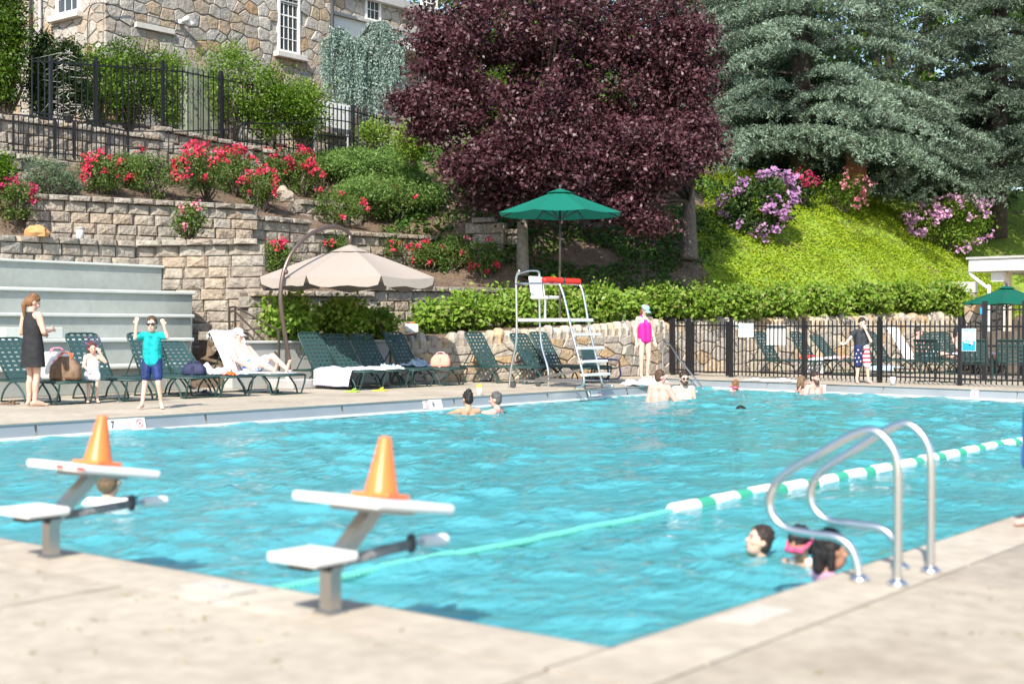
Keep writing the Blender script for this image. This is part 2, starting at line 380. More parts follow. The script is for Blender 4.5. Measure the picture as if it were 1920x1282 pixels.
# water with real waves
rng = np.random.default_rng(3)
stp = .065
gx = np.arange(XA, XR+stp, stp); gy = np.arange(YN, YF(XA)+stp, stp)
X, Y = np.meshgrid(gx, gy, indexing='ij'); Z = np.zeros_like(X)
for k in range(46):
    lam = math.exp(rng.uniform(math.log(.22), math.log(2.0))); th = R(38+90)+rng.normal(0, .8); amp = .0052*lam**.72*rng.uniform(.5, 1.2)
    kx, ky = math.cos(th)*2*math.pi/lam, math.sin(th)*2*math.pi/lam; ph = rng.uniform(0, 6.28)
    wob = .5*np.sin(X*rng.uniform(.3, .9)+Y*rng.uniform(-.9, .9)+rng.uniform(0, 6))
    Z += amp*np.sin(kx*X+ky*Y+ph+wob*1.6)*(.75+.45*np.sin(X*rng.uniform(.2, .7)+Y*rng.uniform(.2, .7)+rng.uniform(0, 6)))
Z = Z+.35*np.abs(Z)
for (spx, spy, sa) in ((877, 776, .9), (930, 774, .8), (1238, 753, 1.), (1282, 748, .9), (1378, 734, .8), (1384, 765, 1.2), (1503, 738, .7), (1527, 739, .8), (200, 945, 1.), (1425, 1040, 1.), (1500, 1062, 1.)):
    sp_ = onZ(spx, spy, WZ); D = np.hypot(X-sp_.x, Y-sp_.y); Z += .011*sa*np.sin(D*2*math.pi/.34+spx)*np.exp(-((D-.45)/.55)**2)
nx, ny = X.shape; idx = np.arange(nx*ny).reshape(nx, ny)
keep = (X <= XR)[:-1, :-1] & ((X >= XL) | (Y >= YA))[:-1, :-1] & (Y[:-1, :-1] <= YF(X[:-1, :-1])-.03)
Fq = np.stack([idx[:-1, :-1], idx[1:, :-1], idx[1:, 1:], idx[:-1, 1:]], -1)[keep]
me = mesh_np('water', np.stack([X, Y, Z+WZ], -1).reshape(-1, 3), Fq)
wat = link('water', me, 'pool_water', None, True); tag(wat, kind='structure')
def wz(x, y):
    i = int(np.clip((x-XA)/stp, 0, nx-1)); j = int(np.clip((y-YN)/stp, 0, ny-1)); return float(Z[i, j]+WZ)

# ---------------------------------------------------------------- terraced hillside
def lerpf(tab):
    xs_, ys_ = zip(*tab); return lambda v: float(np.interp(v, xs_, ys_))
frontX = lerpf([(-5, -20.7), (18, -20.7), (18.1, -20.45), (21.4, -20.35), (22.3, -19.5), (24.3, -18.7), (27.3, -18.15), (29.5, -18.3), (32.1, -17.5), (34.2, -16.4), (37.1, -15.2), (39.1, -14.4), (42, -14.0), (46, -13.4), (60, -6)])
frontZ = lerpf([(18, .85), (21.4, .95), (22.3, 1.0), (24.3, 1.15), (27.3, 1.27), (29.5, 1.35), (32.1, 1.4), (34.2, 1.5), (37.1, 1.58), (39.1, 1.58)])
W1X = lerpf([(8, -24.0), (17.45, -24.0), (19.3, -22.3)])
W2X = lerpf([(8, -27.4), (16.3, -26.0), (21.2, -24.6), (21.3, -24.9), (30.5, -24.9)])
L1X = lambda y: -22.0
W3X = lambda y: -28.4
W4X = lambda y: -26.3
def terr(x, y):
    kn = []                                              # (distance behind, z) knots from the pool side up
    fx = frontX(y); fz = frontZ(y)
    if y < 19.3:
        if y < 16: kn += [(fx, -.3), (-23.5, -.3), (W1X(y)-.1, .1)]
        else: kn += [(fx-.25, -.05), (fx-.4, .1), (W1X(y)-.1, .6)]
        kn += [(W1X(y)-.34, 2.93), (W2X(y)-.1, 3.05), (W2X(y)-.34, 3.92)]
    else:
        e = min(1, max(0, (y-19.3)/2)); kn += [(fx-.2, -.05), (fx-.38, fz), (L1X(y)-.1, fz+.06), (L1X(y)-.34, 1.9+(y-19.3)*.025), (W2X(y)-.1, 2.78+.0*e), (W2X(y)-.34, 3.66 if y > 21.3 else 3.9)]
    if y > 24.5: kn += [(W4X(y)-.1, 3.95), (W4X(y)-.34, 4.4)]
    zt = 6.0
    kn += [(W3X(y)-.1+(0 if y < 27 else .8), 5.0 if y < 27 else 5.5), (W3X(y)-.34, 5.92), (-31, 6.1), (-36, 6.6), (-60, 8), (-200, 12)]
    xs_ = [-k[0] for k in kn]; zt_ = [k[1] for k in kn]
    za = float(np.interp(-x, xs_, zt_))
    u = fx-x
    zb = float(np.interp(u, [.2, .38, .9, 3.2, 6, 9, 13, 20, 60, 250], [-.05, fz, fz+.16, fz+2.0, fz+3.8, fz+5.0, fz+5.5, fz+6.2, fz+10, fz+20]))
    s = min(1, max(0, (y-26.5)/4.0)); s = s*s*(3-2*s)
    z = za*(1-s)+zb*s
    if x > fx-.2: z = -.3
    return z
def warp(a, b, n): return list(np.linspace(a, b, n))
hx = warp(-120, -46, 12)[:-1]+warp(-46, -30, 33)[:-1]+warp(-30, -13.2, 105)[:-1]+warp(-13, 30, 18)
hy = warp(-60, 6, 8)[:-1]+warp(6, 48, 190)[:-1]+warp(48, 160, 20)
V = np.array([(x, y, terr(x, y)+(.05*math.sin(x*2.1+y*1.3)*math.sin(x*.9-y*1.7) if y > 26 and x < frontX(y)-.6 else 0)) for x in hx for y in hy])
nX, nY = len(hx), len(hy); idx = np.arange(nX*nY).reshape(nX, nY)
Fq = np.stack([idx[:-1, :-1], idx[1:, :-1], idx[1:, 1:], idx[:-1, 1:]], -1).reshape(-1, 4)
Fq = Fq[~np.all(V[Fq, 2] <= -.25, axis=1)]
hm = mesh_np('hillside', V, Fq); hm.materials.append(MT['mulch']); hm.materials.append(MT['cover_base'])
Cf = V[Fq].mean(1); edge = Cf[:, 0]+17.4+.56*(Cf[:, 1]-29.4)+.3*np.sin(Cf[:, 1]*1.9)+.25*np.sin(Cf[:, 1]*4.3+1); uu = np.array([frontX(y) for y in Cf[:, 1]])-Cf[:, 0]
hm.polygons.foreach_set('material_index', ((edge > 0) & (uu > .4) & (uu < 13) & (Cf[:, 1] > 29)).astype(np.int32))
tag(link('hillside', hm, None, None, True), kind='structure')

# ---------------------------------------------------------------- block walls
random.seed(11)
def block_mesh(k):
    r = random.Random(k); j = lambda a: r.uniform(-a, a); b = .12
    back = [(-.5, .9, 0), (.5, .9, 0), (.5, .9, 1), (-.5, .9, 1)]
    sx = [r.uniform(.02, .13), r.uniform(.02, .13)]
    edge = [(-.5, sx[0]+.04, .0), (.5, sx[1]+.04, .0), (.5, sx[1]+.04, 1), (-.5, sx[0]+.04, 1)]
    fr = [(-.5+b+j(.05), j(.03), b*.8+j(.05)), (.5-b+j(.05), j(.03), b*.8+j(.05)), (.5-b+j(.05), j(.03), 1-b*.8+j(.05)), (-.5+b+j(.05), j(.03), 1-b*.8+j(.05))]
    mid = [(j(.1), -.05+j(.05), .5+j(.12))]
    fs = [(0, 1, 5, 4), (1, 2, 6, 5), (2, 3, 7, 6), (3, 0, 4, 7), (4, 5, 9, 8), (5, 6, 10, 9), (6, 7, 11, 10), (7, 4, 8, 11)]+[(8+a, 8+(a+1) % 4, 12) for a in range(4)]
    me = bpy.data.meshes.new('block'); me.from_pydata(back+edge+fr+mid, [], fs); me.materials.append(MT['block']); return me
BLOCKS = [block_mesh(k) for k in range(14)]
def path_pos(pts, s):
    for i in range(len(pts)-1):
        a, b = Vector(pts[i]), Vector(pts[i+1]); L = (b-a).length
        if s <= L or i == len(pts)-2:
            t = (b-a)/L; return a+t*s, t
        s -= L
def path_len(pts): return sum((Vector(pts[i+1])-Vector(pts[i])).length for i in range(len(pts)-1))
def block_wall(label, pts, ztop, zbase, bw=.46, bh=.235, cap=.12, dep=.34, setback=.028, group='block retaining wall terraces', yawj=.05, tw=0.):
    """ztop: callable of s; zbase: number"""
    w_ = empty('retaining_wall', (pts[0][0], pts[0][1], zbase), label=label, cat='retaining wall', group=group)
    off = Vector((pts[0][0], pts[0][1], zbase)); L = path_len(pts); zt0 = ztop(0)
    rows = []
    ncs = int(math.ceil((max(ztop(0), ztop(L), ztop(L/2))-zbase)/bh))+1
    core = MB()
    for i in range(len(pts)-1):
        a, b = Vector(pts[i]), Vector(pts[i+1]); t = (b-a).normalized(); nrm = Vector((t.y, -t.x)); s0 = path_len(pts[:i+1]) if i else 0; s1 = s0+(b-a).length
        a2, b2 = a-nrm*.16, b-nrm*.16; a3, b3 = a-nrm*.42, b-nrm*.42; z0 = zbase-.3
        za, zb = ztop(s0)-.05, ztop(s1)-.05; o = off
        vs = [(a2.x, a2.y, z0), (b2.x, b2.y, z0), (b3.x, b3.y, z0), (a3.x, a3.y, z0), (a2.x, a2.y, za), (b2.x, b2.y, zb), (b3.x, b3.y, zb), (a3.x, a3.y, za)]
        core.add([(v[0]-o.x, v[1]-o.y, v[2]-o.z) for v in vs], [(0, 1, 5, 4), (1, 2, 6, 5), (2, 3, 7, 6), (3, 0, 4, 7), (4, 5, 6, 7)])
    core.build('wall_core', 'block_core', w_)
    def put(s, wd, z0, h, sb, over=0):
        p, t = path_pos(pts, s); nrm = Vector((t.y, -t.x)); p = p-nrm*(sb-over+random.uniform(-.012, .012))
        o = bpy.data.objects.new('block', random.choice(BLOCKS)); col.objects.link(o); o.parent = w_
        o.location = (p.x-off.x, p.y-off.y, z0-off.z); o.rotation_euler = (random.uniform(-.02, .02), random.uniform(-.015, .015), math.atan2(t.y, t.x)+tw+random.uniform(-yawj, yawj))
        o.scale = (wd*random.uniform(.955, .985), dep, h*.97)
    for c in range(ncs):
        s = -random.uniform(0, bw*.6) if c % 2 else -.02
        while s < L:
            wd = bw*random.uniform(.9, 1.1); m = min(max(s+wd/2, .05), L-.05)
            if cap and c == 0:
                put(m, wd, ztop(m)-cap, cap, .0, .03)
            else:
                cc = c-1 if cap else c; z1 = ztop(m)-cap-cc*bh
                if z1-bh*.5 > zbase-.12: put(m, wd, z1-bh, bh, -setback*(cc)*0+setback*(ncs-c)*.35)
            s += wd
    return w_
def segpts(fn, y0, y1, extra=()):
    ys_ = sorted([y0, y1]+[e for e in extra if y0 < e < y1]); return [(fn(y), y) for y in ys_]
block_wall('grey block wall capped with flat stones rising just behind the concrete bleachers', segpts(W1X, 11.5, 17.45), lambda s: 2.92+.012*s, 2.3)
block_wall('tall sunlit tan block wall between the bleachers and the cantilever umbrella', [(-24.0, 17.5), (-22.3, 19.3)], lambda s: 3.0+.03*s, .3, bw=.48)
block_wall('tan block wall under the long row of red roses, white lantern in front', segpts(W2X, 16.25, 21.2), lambda s: 4.02+.006*s, 3.0, bw=.47)
block_wall('low stretch of block wall stepping down behind the tan umbrella top', [(-24.75, 21.3), (-24.9, 23.2)], lambda s: 3.84, 2.75)
block_wall('block wall running behind the tan umbrella toward the plum tree', [(-24.9, 23.25), (-24.9, 29.4)], lambda s: 3.62+.016*s, 2.75, yawj=.09, tw=-.12)
block_wall('lowest block wall just behind the hedge under the tan umbrella', [(-22.0, 18.95), (-22.0, 22.4)], lambda s: 1.95+.015*s, .8, yawj=.09, tw=-.1)
block_wall('low block wall below the mulch bed left of the lifeguard chair', [(-22.0, 22.45), (-22.0, 27.3), (-21.6, 28.2)], lambda s: 2.14+.012*s, .95, yawj=.09, tw=-.1)
block_wall('short block wall half hidden by trailing roses below the juniper', [(-26.3, 24.3), (-26.3, 26.5)], lambda s: 4.5, 3.6)
block_wall('rough grey block wall curving below the juniper under the plum tree', [(-26.3, 27.6), (-26.1, 31.9)], lambda s: 4.45+.03*s, 3.5, yawj=.1)
block_wall('high shadowed block wall below the black picket fence at the upper left', [(-28.4, 15.2), (-28.4, 21.3)], lambda s: 6.02, 4.85, bw=.5, bh=.26, yawj=.1, tw=-.14)
block_wall('high block wall stepping down to the upper gate beside the green cabinet', [(-28.4, 21.35), (-28.4, 26.9)], lambda s: 6.28-.055*s if s < 3 else 6.11-.075*(s-3), 4.85, bw=.5, bh=.26, yawj=.1, tw=-.14)
block_wall('dark low block wall behind the grey-green sage bush at far left', [(-27.3, 15.3), (-27.3, 17.9)], lambda s: 5.12-.06*s, 4.1, bw=.5, bh=.26, yawj=.1)
for k, (p0, p1, zt) in enumerate([(885, 925, 408), (925, 965, 430), (965, 1000, 462)]):
    a, b = at(p0, zt, 36.6+k*.1), at(p1, zt, 36.4+k*.1)
    block_wall(['large pale block wall left of the plum trunk, highest step', 'large pale block wall behind the plum trunk, middle step', 'large pale block wall right of the plum trunk, lowest step'][k], [(a.x, a.y), (b.x, b.y)], lambda s, z=a.z: z, 2.6, bw=.62, bh=.3, cap=.14)

# ---------------------------------------------------------------- irregular stones (voronoi) for walls
def clip(poly, nx_, ny_, d):
    out = []
    for i in range(len(poly)):
        a, b = poly[i], poly[(i+1) % len(poly)]; da = a[0]*nx_+a[1]*ny_-d; db = b[0]*nx_+b[1]*ny_-d
        if da <= 0: out.append(a)
        if da*db < 0:
            t = da/(da-db); out.append((a[0]+(b[0]-a[0])*t, a[1]+(b[1]-a[1])*t))
    return out
def cells(W, H, sx, sz, r, jit=.34, holes=(), top=None):
    pts = []; row = 0; z = sz*.5
    while z < H+sz*.4:
        x = (row % 2)*sx*.5
        while x < W+sx*.5: pts.append((x+r.uniform(-jit, jit)*sx, z+r.uniform(-jit, jit)*sz*.8)); x += sx*r.uniform(.8, 1.25)
        z += sz; row += 1
    P = np.array(pts); out = []; asp = sx/sz
    for i, (x, z) in enumerate(pts):
        dd = np.hypot((P[:, 0]-x)/asp, P[:, 1]-z); nb = np.argsort(dd)[1:16]
        poly = [(max(0, x-2*sx), max(0, z-2*sz)), (min(W, x+2*sx), max(0, z-2*sz)), (min(W, x+2*sx), min(H, z+2*sz)), (max(0, x-2*sx), min(H, z+2*sz))]
        for k in nb:
            ax_, az_ = (P[k, 0]-x)/asp**2, P[k, 1]-z; l = math.hypot(ax_, az_)
            poly = clip(poly, ax_/l, az_/l, (ax_*(P[k, 0]+x)/2+az_*(P[k, 1]+z)/2)/l)
            if len(poly) < 3: break
        if len(poly) < 3: continue
        cx = sum(p[0] for p in poly)/len(poly); cz = sum(p[1] for p in poly)/len(poly); skip = False
        if cx < 0 or cx > W or cz < 0 or cz > H: continue
        for (a, b, c, d) in holes:
            e = [(a-cx, (1, 0), a), (cx-b, (-1, 0), -b), (c-cz, (0, 1), c), (cz-d, (0, -1), -d)]; best = max(e)
            if best[0] <= .02: skip = True; break
            poly = clip(poly, best[1][0], best[1][1], best[2])
        if skip or len(poly) < 3: continue
        out.append(poly)
    return out
def stone_mesh(poly, r, depth=.1, gap=.012, name='stone'):
    n = len(poly); cx = sum(p[0] for p in poly)/n; cz = sum(p[1] for p in poly)/n
    sz = max(max(math.hypot(p[0]-cx, p[1]-cz) for p in poly), .02); k1 = max(.3, 1-gap/sz*1.5); k2 = k1*r.uniform(.86, .95)
    dp = depth*r.uniform(.7, 1.2); vs = []
    for p in poly: vs.append(((p[0]-cx)*k1, .06, (p[1]-cz)*k1))
    for p in poly: vs.append(((p[0]-cx)*k1*r.uniform(.95, 1.0), -dp*.45*r.uniform(.7, 1.2), (p[1]-cz)*k1*r.uniform(.95, 1)))
    for p in poly: vs.append(((p[0]-cx)*k2*r.uniform(.85, 1.1), -dp*r.uniform(.85, 1.15), (p[1]-cz)*k2*r.uniform(.85, 1.1)))
    vs.append((r.uniform(-.1, .1)*sz, -dp*1.1, r.uniform(-.1, .1)*sz)); fs = []
    for i in range(n):
        j = (i+1) % n; fs += [(i, j, n+j, n+i), (n+i, n+j, 2*n+j, 2*n+i), (2*n+i, 2*n+j, 3*n)]
    me = bpy.data.meshes.new(name); me.from_pydata(vs, [], fs); return me, cx, cz
def stone_face(parent, org, T, W, H, sx, sz, m, r, depth=.1, holes=(), gap=.012, zfun=None, extra=None):
    """stones on a vertical rectangle: org = lower left corner (seen from outside), T = unit tangent to the right"""
    org = Vector(org); ang = math.atan2(T[1], T[0]); pl_ = parent.location
    for poly in cells(W, H, sx, sz, r, holes=holes):
        me, cx, cz = stone_mesh(poly, r, depth, gap); me.materials.append(MT[m])
        o = bpy.data.objects.new('stone', me); col.objects.link(o); o.parent = parent
        o.location = org+Vector((T[0]*cx, T[1]*cx, cz))-pl_; o.rotation_euler = (0, 0, ang)
rr = random.Random(21)
# rubble wall with hedge on top, running behind chairs and fence
SP = [(-20.3, 21.35), (-19.5, 22.3), (-18.7, 24.3), (-18.15, 27.3), (-18.3, 29.5), (-17.5, 32.1), (-16.4, 34.2), (-15.2, 37.1), (-14.4, 39.1)]
SH = [.95, 1.0, 1.15, 1.27, 1.35, 1.4, 1.5, 1.58, 1.58]
for part, (i0, i1, lab) in enumerate([(0, 4, 'low tan rubble stone wall behind the deck chairs and the lifeguard chair'), (4, 8, 'tan rubble stone wall with upright top stones behind the black pool fence')]):
    pts = SP[i0:i1+1]; L = path_len(pts); hts = SH[i0:i1+1]
    rw = empty('stone_wall', (pts[0][0], pts[0][1], 0), label=lab, cat='stone wall', group='rubble stone walls')
    core = MB(); cum = [path_len(pts[:k+1]) if k else 0 for k in range(len(pts))]
    for k in range(len(pts)-1):
        a, b = Vector(pts[k]), Vector(pts[k+1]); t_ = (b-a).normalized(); nn = Vector((t_.y, -t_.x)); a2, b2 = a-nn*.4, b-nn*.4; o = rw.location
        h0, h1 = hts[k]-.1, hts[k+1]-.1
        vs = [(a.x, a.y, -.05), (b.x, b.y, -.05), (b2.x, b2.y, -.05), (a2.x, a2.y, -.05), (a.x, a.y, h0), (b.x, b.y, h1), (b2.x, b2.y, h1), (a2.x, a2.y, h0)]
        core.add([(v[0]-o.x, v[1]-o.y, v[2]) for v in vs], [(0, 1, 5, 4), (1, 2, 6, 5), (2, 3, 7, 6), (3, 0, 4, 7), (4, 5, 6, 7)])
    core.build('wall_core', 'mortar', rw)
    for poly in cells(L, 1.0, .42, .26, rr, jit=.42):
        me, cx, cz = stone_mesh(poly, rr, .055, .007); me.materials.append(MT['rubble'])
        p, t_ = path_pos(pts, cx); hh = float(np.interp(cx, cum, hts))-.26
        o = bpy.data.objects.new('stone', me); col.objects.link(o); o.parent = rw; o.scale = (1, 1, hh)
        o.location = (p.x-rw.location.x, p.y-rw.location.y, cz*hh); o.rotation_euler = (0, 0, math.atan2(t_.y, t_.x))
    s = .1
    while s < L-.08:                                     # upright coping stones
        wd = rr.uniform(.14, .34); p, t_ = path_pos(pts, s+wd/2); hh = float(np.interp(s, cum, hts)); nn = Vector((t_.y, -t_.x)); hgt = .26+rr.uniform(-.02, .10)
        mb = MB(); n = 7; ringz = [(0, 1), (.55, 1.02), (.85, .82), (1, .45)]; rings = []
        for (fz_, fr_) in ringz:
            rings.append([Vector((math.cos(2*math.pi*q/n)*wd*.53*fr_*rr.uniform(.85, 1.1), math.sin(2*math.pi*q/n)*.19*fr_*rr.uniform(.85, 1.1), fz_*hgt)) for q in range(n)])
        o = mb.rings(rings).build('stone', 'rubble', rw); q = p-nn*.14
        o.location = (q.x-rw.location.x, q.y-rw.location.y, hh-.27); o.rotation_euler = (0, 0, math.atan2(t_.y, t_.x)); s += wd*.97
# concrete-capped upper wall on the right
a, b = at(1700, 530, 44), at(1830, 527, 43)
uw = empty('stone_wall', (a.x, a.y, 0), label='concrete capped stone wall beside the white roofed pavilion', cat='stone wall', group='rubble stone walls')
T = (b-a); T.z = 0; Lw = T.length; T.normalize(); nn = Vector((T.y, -T.x, 0))
MB().bar(Vector((0, 0, a.z-.17))-nn*.15, T*Lw+Vector((0, 0, a.z-.17))-nn*.15, .5, .34).build('coping', 'base_grey', uw)
MB().box(T*Lw/2-nn*.25+Vector((0, 0, (a.z-.4)/2)), (Lw, .4, a.z-.4), Matrix.Rotation(math.atan2(T.y, T.x), 3, 'Z')).build('wall_core', 'mortar', uw)
stone_face(uw, (a.x, a.y, .1), T, Lw, a.z-.45, .36, .26, 'rubble', rr)
a, b = at(1812, 560, 39.2), at(1852, 600, 38.6)
uw = empty('stone_wall', (a.x, a.y, 0), label='stub of rubble wall with sloped shoulder left of the far green umbrella', cat='stone wall', group='rubble stone walls')
T = (b-a); T.z = 0; Lw = T.length+.5; T.normalize(); nn = Vector((T.y, -T.x, 0))
MB().box(T*Lw/2-nn*.25+Vector((0, 0, .95)), (Lw, .4, 1.9), Matrix.Rotation(math.atan2(T.y, T.x), 3, 'Z')).build('wall_core', 'mortar', uw)
stone_face(uw, (a.x, a.y, .05), T, Lw, 1.85, .32, .26, 'rubble', rr)

# ---------------------------------------------------------------- bleachers, grey wall, garden stair
bl = empty('bleachers', (-20.5, 13, 0), label='grey painted concrete bleachers with stepped seats at left', cat='bleachers')
zs = [0, .5, .97, 1.43, 1.91]; ends = [onX(357, 690, -20.5).y, onX(358, 640, -21.25).y, onX(359, 600, -22.0).y, onX(361, 550, -22.75).y, 17.92]; Y0 = 4.5
for k in range(4):
    x1 = -20.5-.75*k; z1 = [.5, .97, 1.43, 1.91][k]; z0 = zs[k]; e = ends[k]-13
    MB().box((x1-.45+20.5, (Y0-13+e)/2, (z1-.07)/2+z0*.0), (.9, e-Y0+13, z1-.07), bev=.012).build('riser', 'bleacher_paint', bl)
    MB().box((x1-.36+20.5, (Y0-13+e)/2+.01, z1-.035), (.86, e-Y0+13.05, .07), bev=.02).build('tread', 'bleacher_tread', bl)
    for yj in (-6.2+.4*k, -3.1, -.2, 2.6): MB().box((x1+20.5+.001, yj, (z0+z1-.07)/2), (.006, .012, z1-.075-z0)).build('joint', 'base_grey', bl)
MB().box((-3.35, (Y0-13+ends[4]-13)/2, 1.22), (.3, ends[4]-Y0, 2.44), bev=.015).build('back_wall', 'bleacher_paint', bl)
MB().box((-3.33, (Y0-13+ends[4]-13)/2, 2.45), (.38, ends[4]-Y0+.06, .05), bev=.015).build('wall_cap', 'bleacher_tread', bl)
for (pa, pb, ya, X, zz, tp_) in ((12, 120, 634, -21.3, .97, .2), (98, 190, 682, -20.62, .5, .2)):
    a, b = onX(pa, ya, X), onX(pb, ya, X); MB().box((X+20.5-.2, (a.y+b.y)/2-13, zz+tp_/2+.002), (.34, abs(b.y-a.y), tp_), bev=.012).build('aisle_step', 'bleacher_tread', bl)
gw = empty('concrete_wall', (-20.3, 19, 0), label='low light grey concrete wall below the hedge behind the deck chairs', cat='wall')
MB().box((-.12, .15, .43), (.24, 4.35, .86), bev=.012).build('wall_body', 'grey_wall', gw)
MB().box((-.10, .15, .885), (.32, 4.4, .05), bev=.012).build('wall_cap', 'bleacher_tread', gw)
st = empty('garden_stair', (-20.6, 17.6, 0), label='stone block stair climbing between the bleachers and the grey wall', cat='stair')
for k in range(6):
    for j in range(2):
        MB().box((-.2-.34*k, -.05+.62*j-.12*(k % 2)+.95, .09+.18*k), (.42, .6, .18), bev=.02).build('step_block', 'block', st)
hr = empty('stair_handrail', (-20.2, 18.3, 0), label='dark brown two bar handrail on the garden stair beside the grey wall', cat='handrail')
P0, P1, P2 = onX(523, 688, -20.15), onX(523, 620, -20.15), onX(441, 575, -21.9)
Q0 = onX(441, 640, -21.9); P3 = onX(430, 576, -22.1); Q3 = Vector((P3.x, P3.y, Q0.z)); o = hr.location
MB().tube([p-o for p in (P3, P2, P1)], .022).build('top_bar', 'rail_brown', hr)
MB().tube([p-o for p in (Q3+Vector((0, 0, .62)), Q0+Vector((0, 0, .62)), P1-Vector((0, 0, .5)))], .02).build('lower_bar', 'rail_brown', hr)
for p, z0 in ((P1, 0), (P2, .9), (P3, .9)):
    MB().tube([Vector((p.x, p.y, z0))-o, p-o], .024).build('post', 'rail_brown', hr)
# ================================================================ STONE BUILDING
XB = -34.0; YB0 = onX(195, 100, XB).y; YB1 = onX(618, 60, XB).y; ZB = 6.0; HB = 7.2
hb = empty('stone_building', (XB, YB0, ZB), label='fieldstone building with white windows above the terraces', cat='building')
r2 = random.Random(5)
def WY(px, py, X=XB): p = onX(px, py, X); return p.y-YB0, p.z-ZB
MB().box((-5, (YB1-YB0)/2, HB/2), (10, YB1-YB0, HB)).build('wall_body', 'facade_mortar', hb)
MB().box((-5, (YB1-YB0)/2, HB+.15), (10.8, YB1-YB0+.8, .3)).build('roof', 'base_grey', hb)
y0, z0 = WY(519, 97); y1, z1 = WY(560, 97); win = (y0, y1, z0, z0+2.5)
l0, lz = WY(250, 47); l1, _ = WY(322, 60)
stone_face(hb, (XB, YB0, ZB+1.2), (0, 1), YB1-YB0, 5.6, .47, .37, 'facade_stone', r2, .06, holes=[(win[0], win[1], win[2]-1.2, win[3]-1.2), (l0, l1, lz-1.28, lz-1.1)], gap=.004)
def window(parent, org, T, N_, y0, y1, z0, z1, nx_, nz_, sill=True, louv=0):
    T = Vector((*T, 0)); N_ = Vector((*N_, 0)); rot = Matrix((T, -N_, Vector((0, 0, 1)))).transposed(); org = Vector(org)
    c = lambda a, z, d: org+T*a+N_*d+Vector((0, 0, z))
    w_ = MB(); W = y1-y0; H = z1-z0; f = .09
    for (a, z, sx, sz) in ((y0+f/2, (z0+z1)/2, f, H), (y1-f/2, (z0+z1)/2, f, H), ((y0+y1)/2, z0+f/2, W-2*f, f), ((y0+y1)/2, z1-f/2, W-2*f, f)): w_.box(c(a, z, .035), (sx, .09, sz), rot)
    fr_ = w_.build('window', 'white_trim', parent)
    MB().box(c((y0+y1)/2, (z0+z1)/2, .008), (W-2*f, .012, H-2*f), rot).build('pane', 'glass_dark', fr_)
    mn = MB()
    for i in range(1, nx_): mn.box(c(y0+f+(W-2*f)*i/nx_, (z0+z1)/2, .022), (.022, .02, H-2*f), rot)
    for i in range(1, nz_): mn.box(c((y0+y1)/2, z0+f+(H-2*f)*i/nz_, .024), (W-2*f, .02, .05 if i == nz_//2 else .022), rot)
    mn.build('muntins', 'white_trim', fr_)
    if louv:
        lv = MB()
        for i in range(6): lv.box(c((y0+y1)/2, z1-.15-i*.13, .05), (W-2*f, .05, .05), rot)
        lv.build('louvres', 'base_grey', fr_)
    if sill: MB().box(c((y0+y1)/2, z0-.1, .1), (W+.35, .34, .18), rot, bev=.015).build('sill', 'sill', fr_)
window(hb, (0, 0, 0), (0, 1), (1, 0), *win, 4, 6, louv=1)
MB().box((.06, (l0+l1)/2, lz), (.2, l1-l0, .16), bev=.01).build('stone_ledge', 'sill', hb)
# face toward the pool's near end
WL = 4.8
p0 = onY(108, 33, YB0); p1 = onY(152, 33, YB0); wx0, wx1, wz0 = p0.x-XB+WL, p1.x-XB+WL, p0.z-ZB
stone_face(hb, (XB-WL, YB0, ZB+1.2), (1, 0), WL, 5.0, .47, .37, 'facade_stone', r2, .06, holes=[(wx0, wx1, wz0-1.2, wz0+.6)], gap=.004)
window(hb, (-WL, 0, 0), (1, 0), (0, -1), wx0, wx1, wz0, wz0+1.8, 3, 4)
for px in (57, 75):
    p = onY(px, 60, YB0-.16); MB().tube([Vector((p.x, p.y, ZB))-hb.location, Vector((p.x, p.y, ZB+HB))-hb.location], .05).build('downpipe', 'base_grey' if px == 75 else 'rail_brown', hb)
p = onX(623, 40, XB+.12); MB().tube([Vector((p.x, p.y, ZB+.5))-hb.location, Vector((p.x, p.y, ZB+HB))-hb.location], .06).build('downpipe', 'dark_grey', hb)
o = hb.location
MB().tube(arc([onY(165, 110, YB0-.14)-o, onY(166, 25, YB0-.14)-o, onX(188, 6, XB+.14)-o, onX(250, 22, XB+.14)-o, onX(340, 46, XB+.14)-o]), .016, 6).build('cable', 'dark_grey', hb)
fl = empty('floodlight', onX(341, 40, XB+.2), label='small white floodlight fixed to the stone facade', cat='lamp')
MB().cap((0, 0, 0), .05, (.16, .05, .05), .09).build('lamp_head', 'white_trim', fl, True); MB().box((-.05, 0, -.02), (.12, .14, .14), bev=.02).build('bracket', 'white_trim', fl)
MB().cap((0, .16, -.04), .05, (.15, .25, -.06), .08).build('lamp_head', 'white_trim', fl, True)
# recessed wing with white fascia
XW = -35.4; YW0 = YB1; YW1 = onX(905, 60, XW).y
wg = empty('building_wing', (XW, YW0, ZB), label='recessed stone wing with a white fascia behind the weeping cedar', cat='building')
MB().box((-3, (YW1-YW0)/2, HB/2), (6, YW1-YW0, HB)).build('wall_body', 'facade_mortar', wg)
MB().box((-3, (YW1-YW0)/2, HB+.15), (6.6, YW1-YW0, .3)).build('roof', 'base_grey', wg)
ws = []
for (a, b, yb) in ((683, 712, 38), (788, 818, 40)):
    q0, q1 = onX(a, yb, XW), onX(b, yb, XW); ws.append((q0.y-YW0, q1.y-YW0, q0.z-ZB, q0.z-ZB+1.9))
stone_face(wg, (XW, YW0, ZB+3.0), (0, 1), YW1-YW0, HB-3.0, .47, .37, 'facade_stone', r2, .06, holes=[(a, b, c-3.0, d-3.0) for a, b, c, d in ws])
for q in ws: window(wg, (0, 0, 0), (0, 1), (1, 0), *q, 3, 5)
q0, q1 = onX(630, 26, XW+.9), onX(800, 50, XW+.9); zt = q0.z-ZB
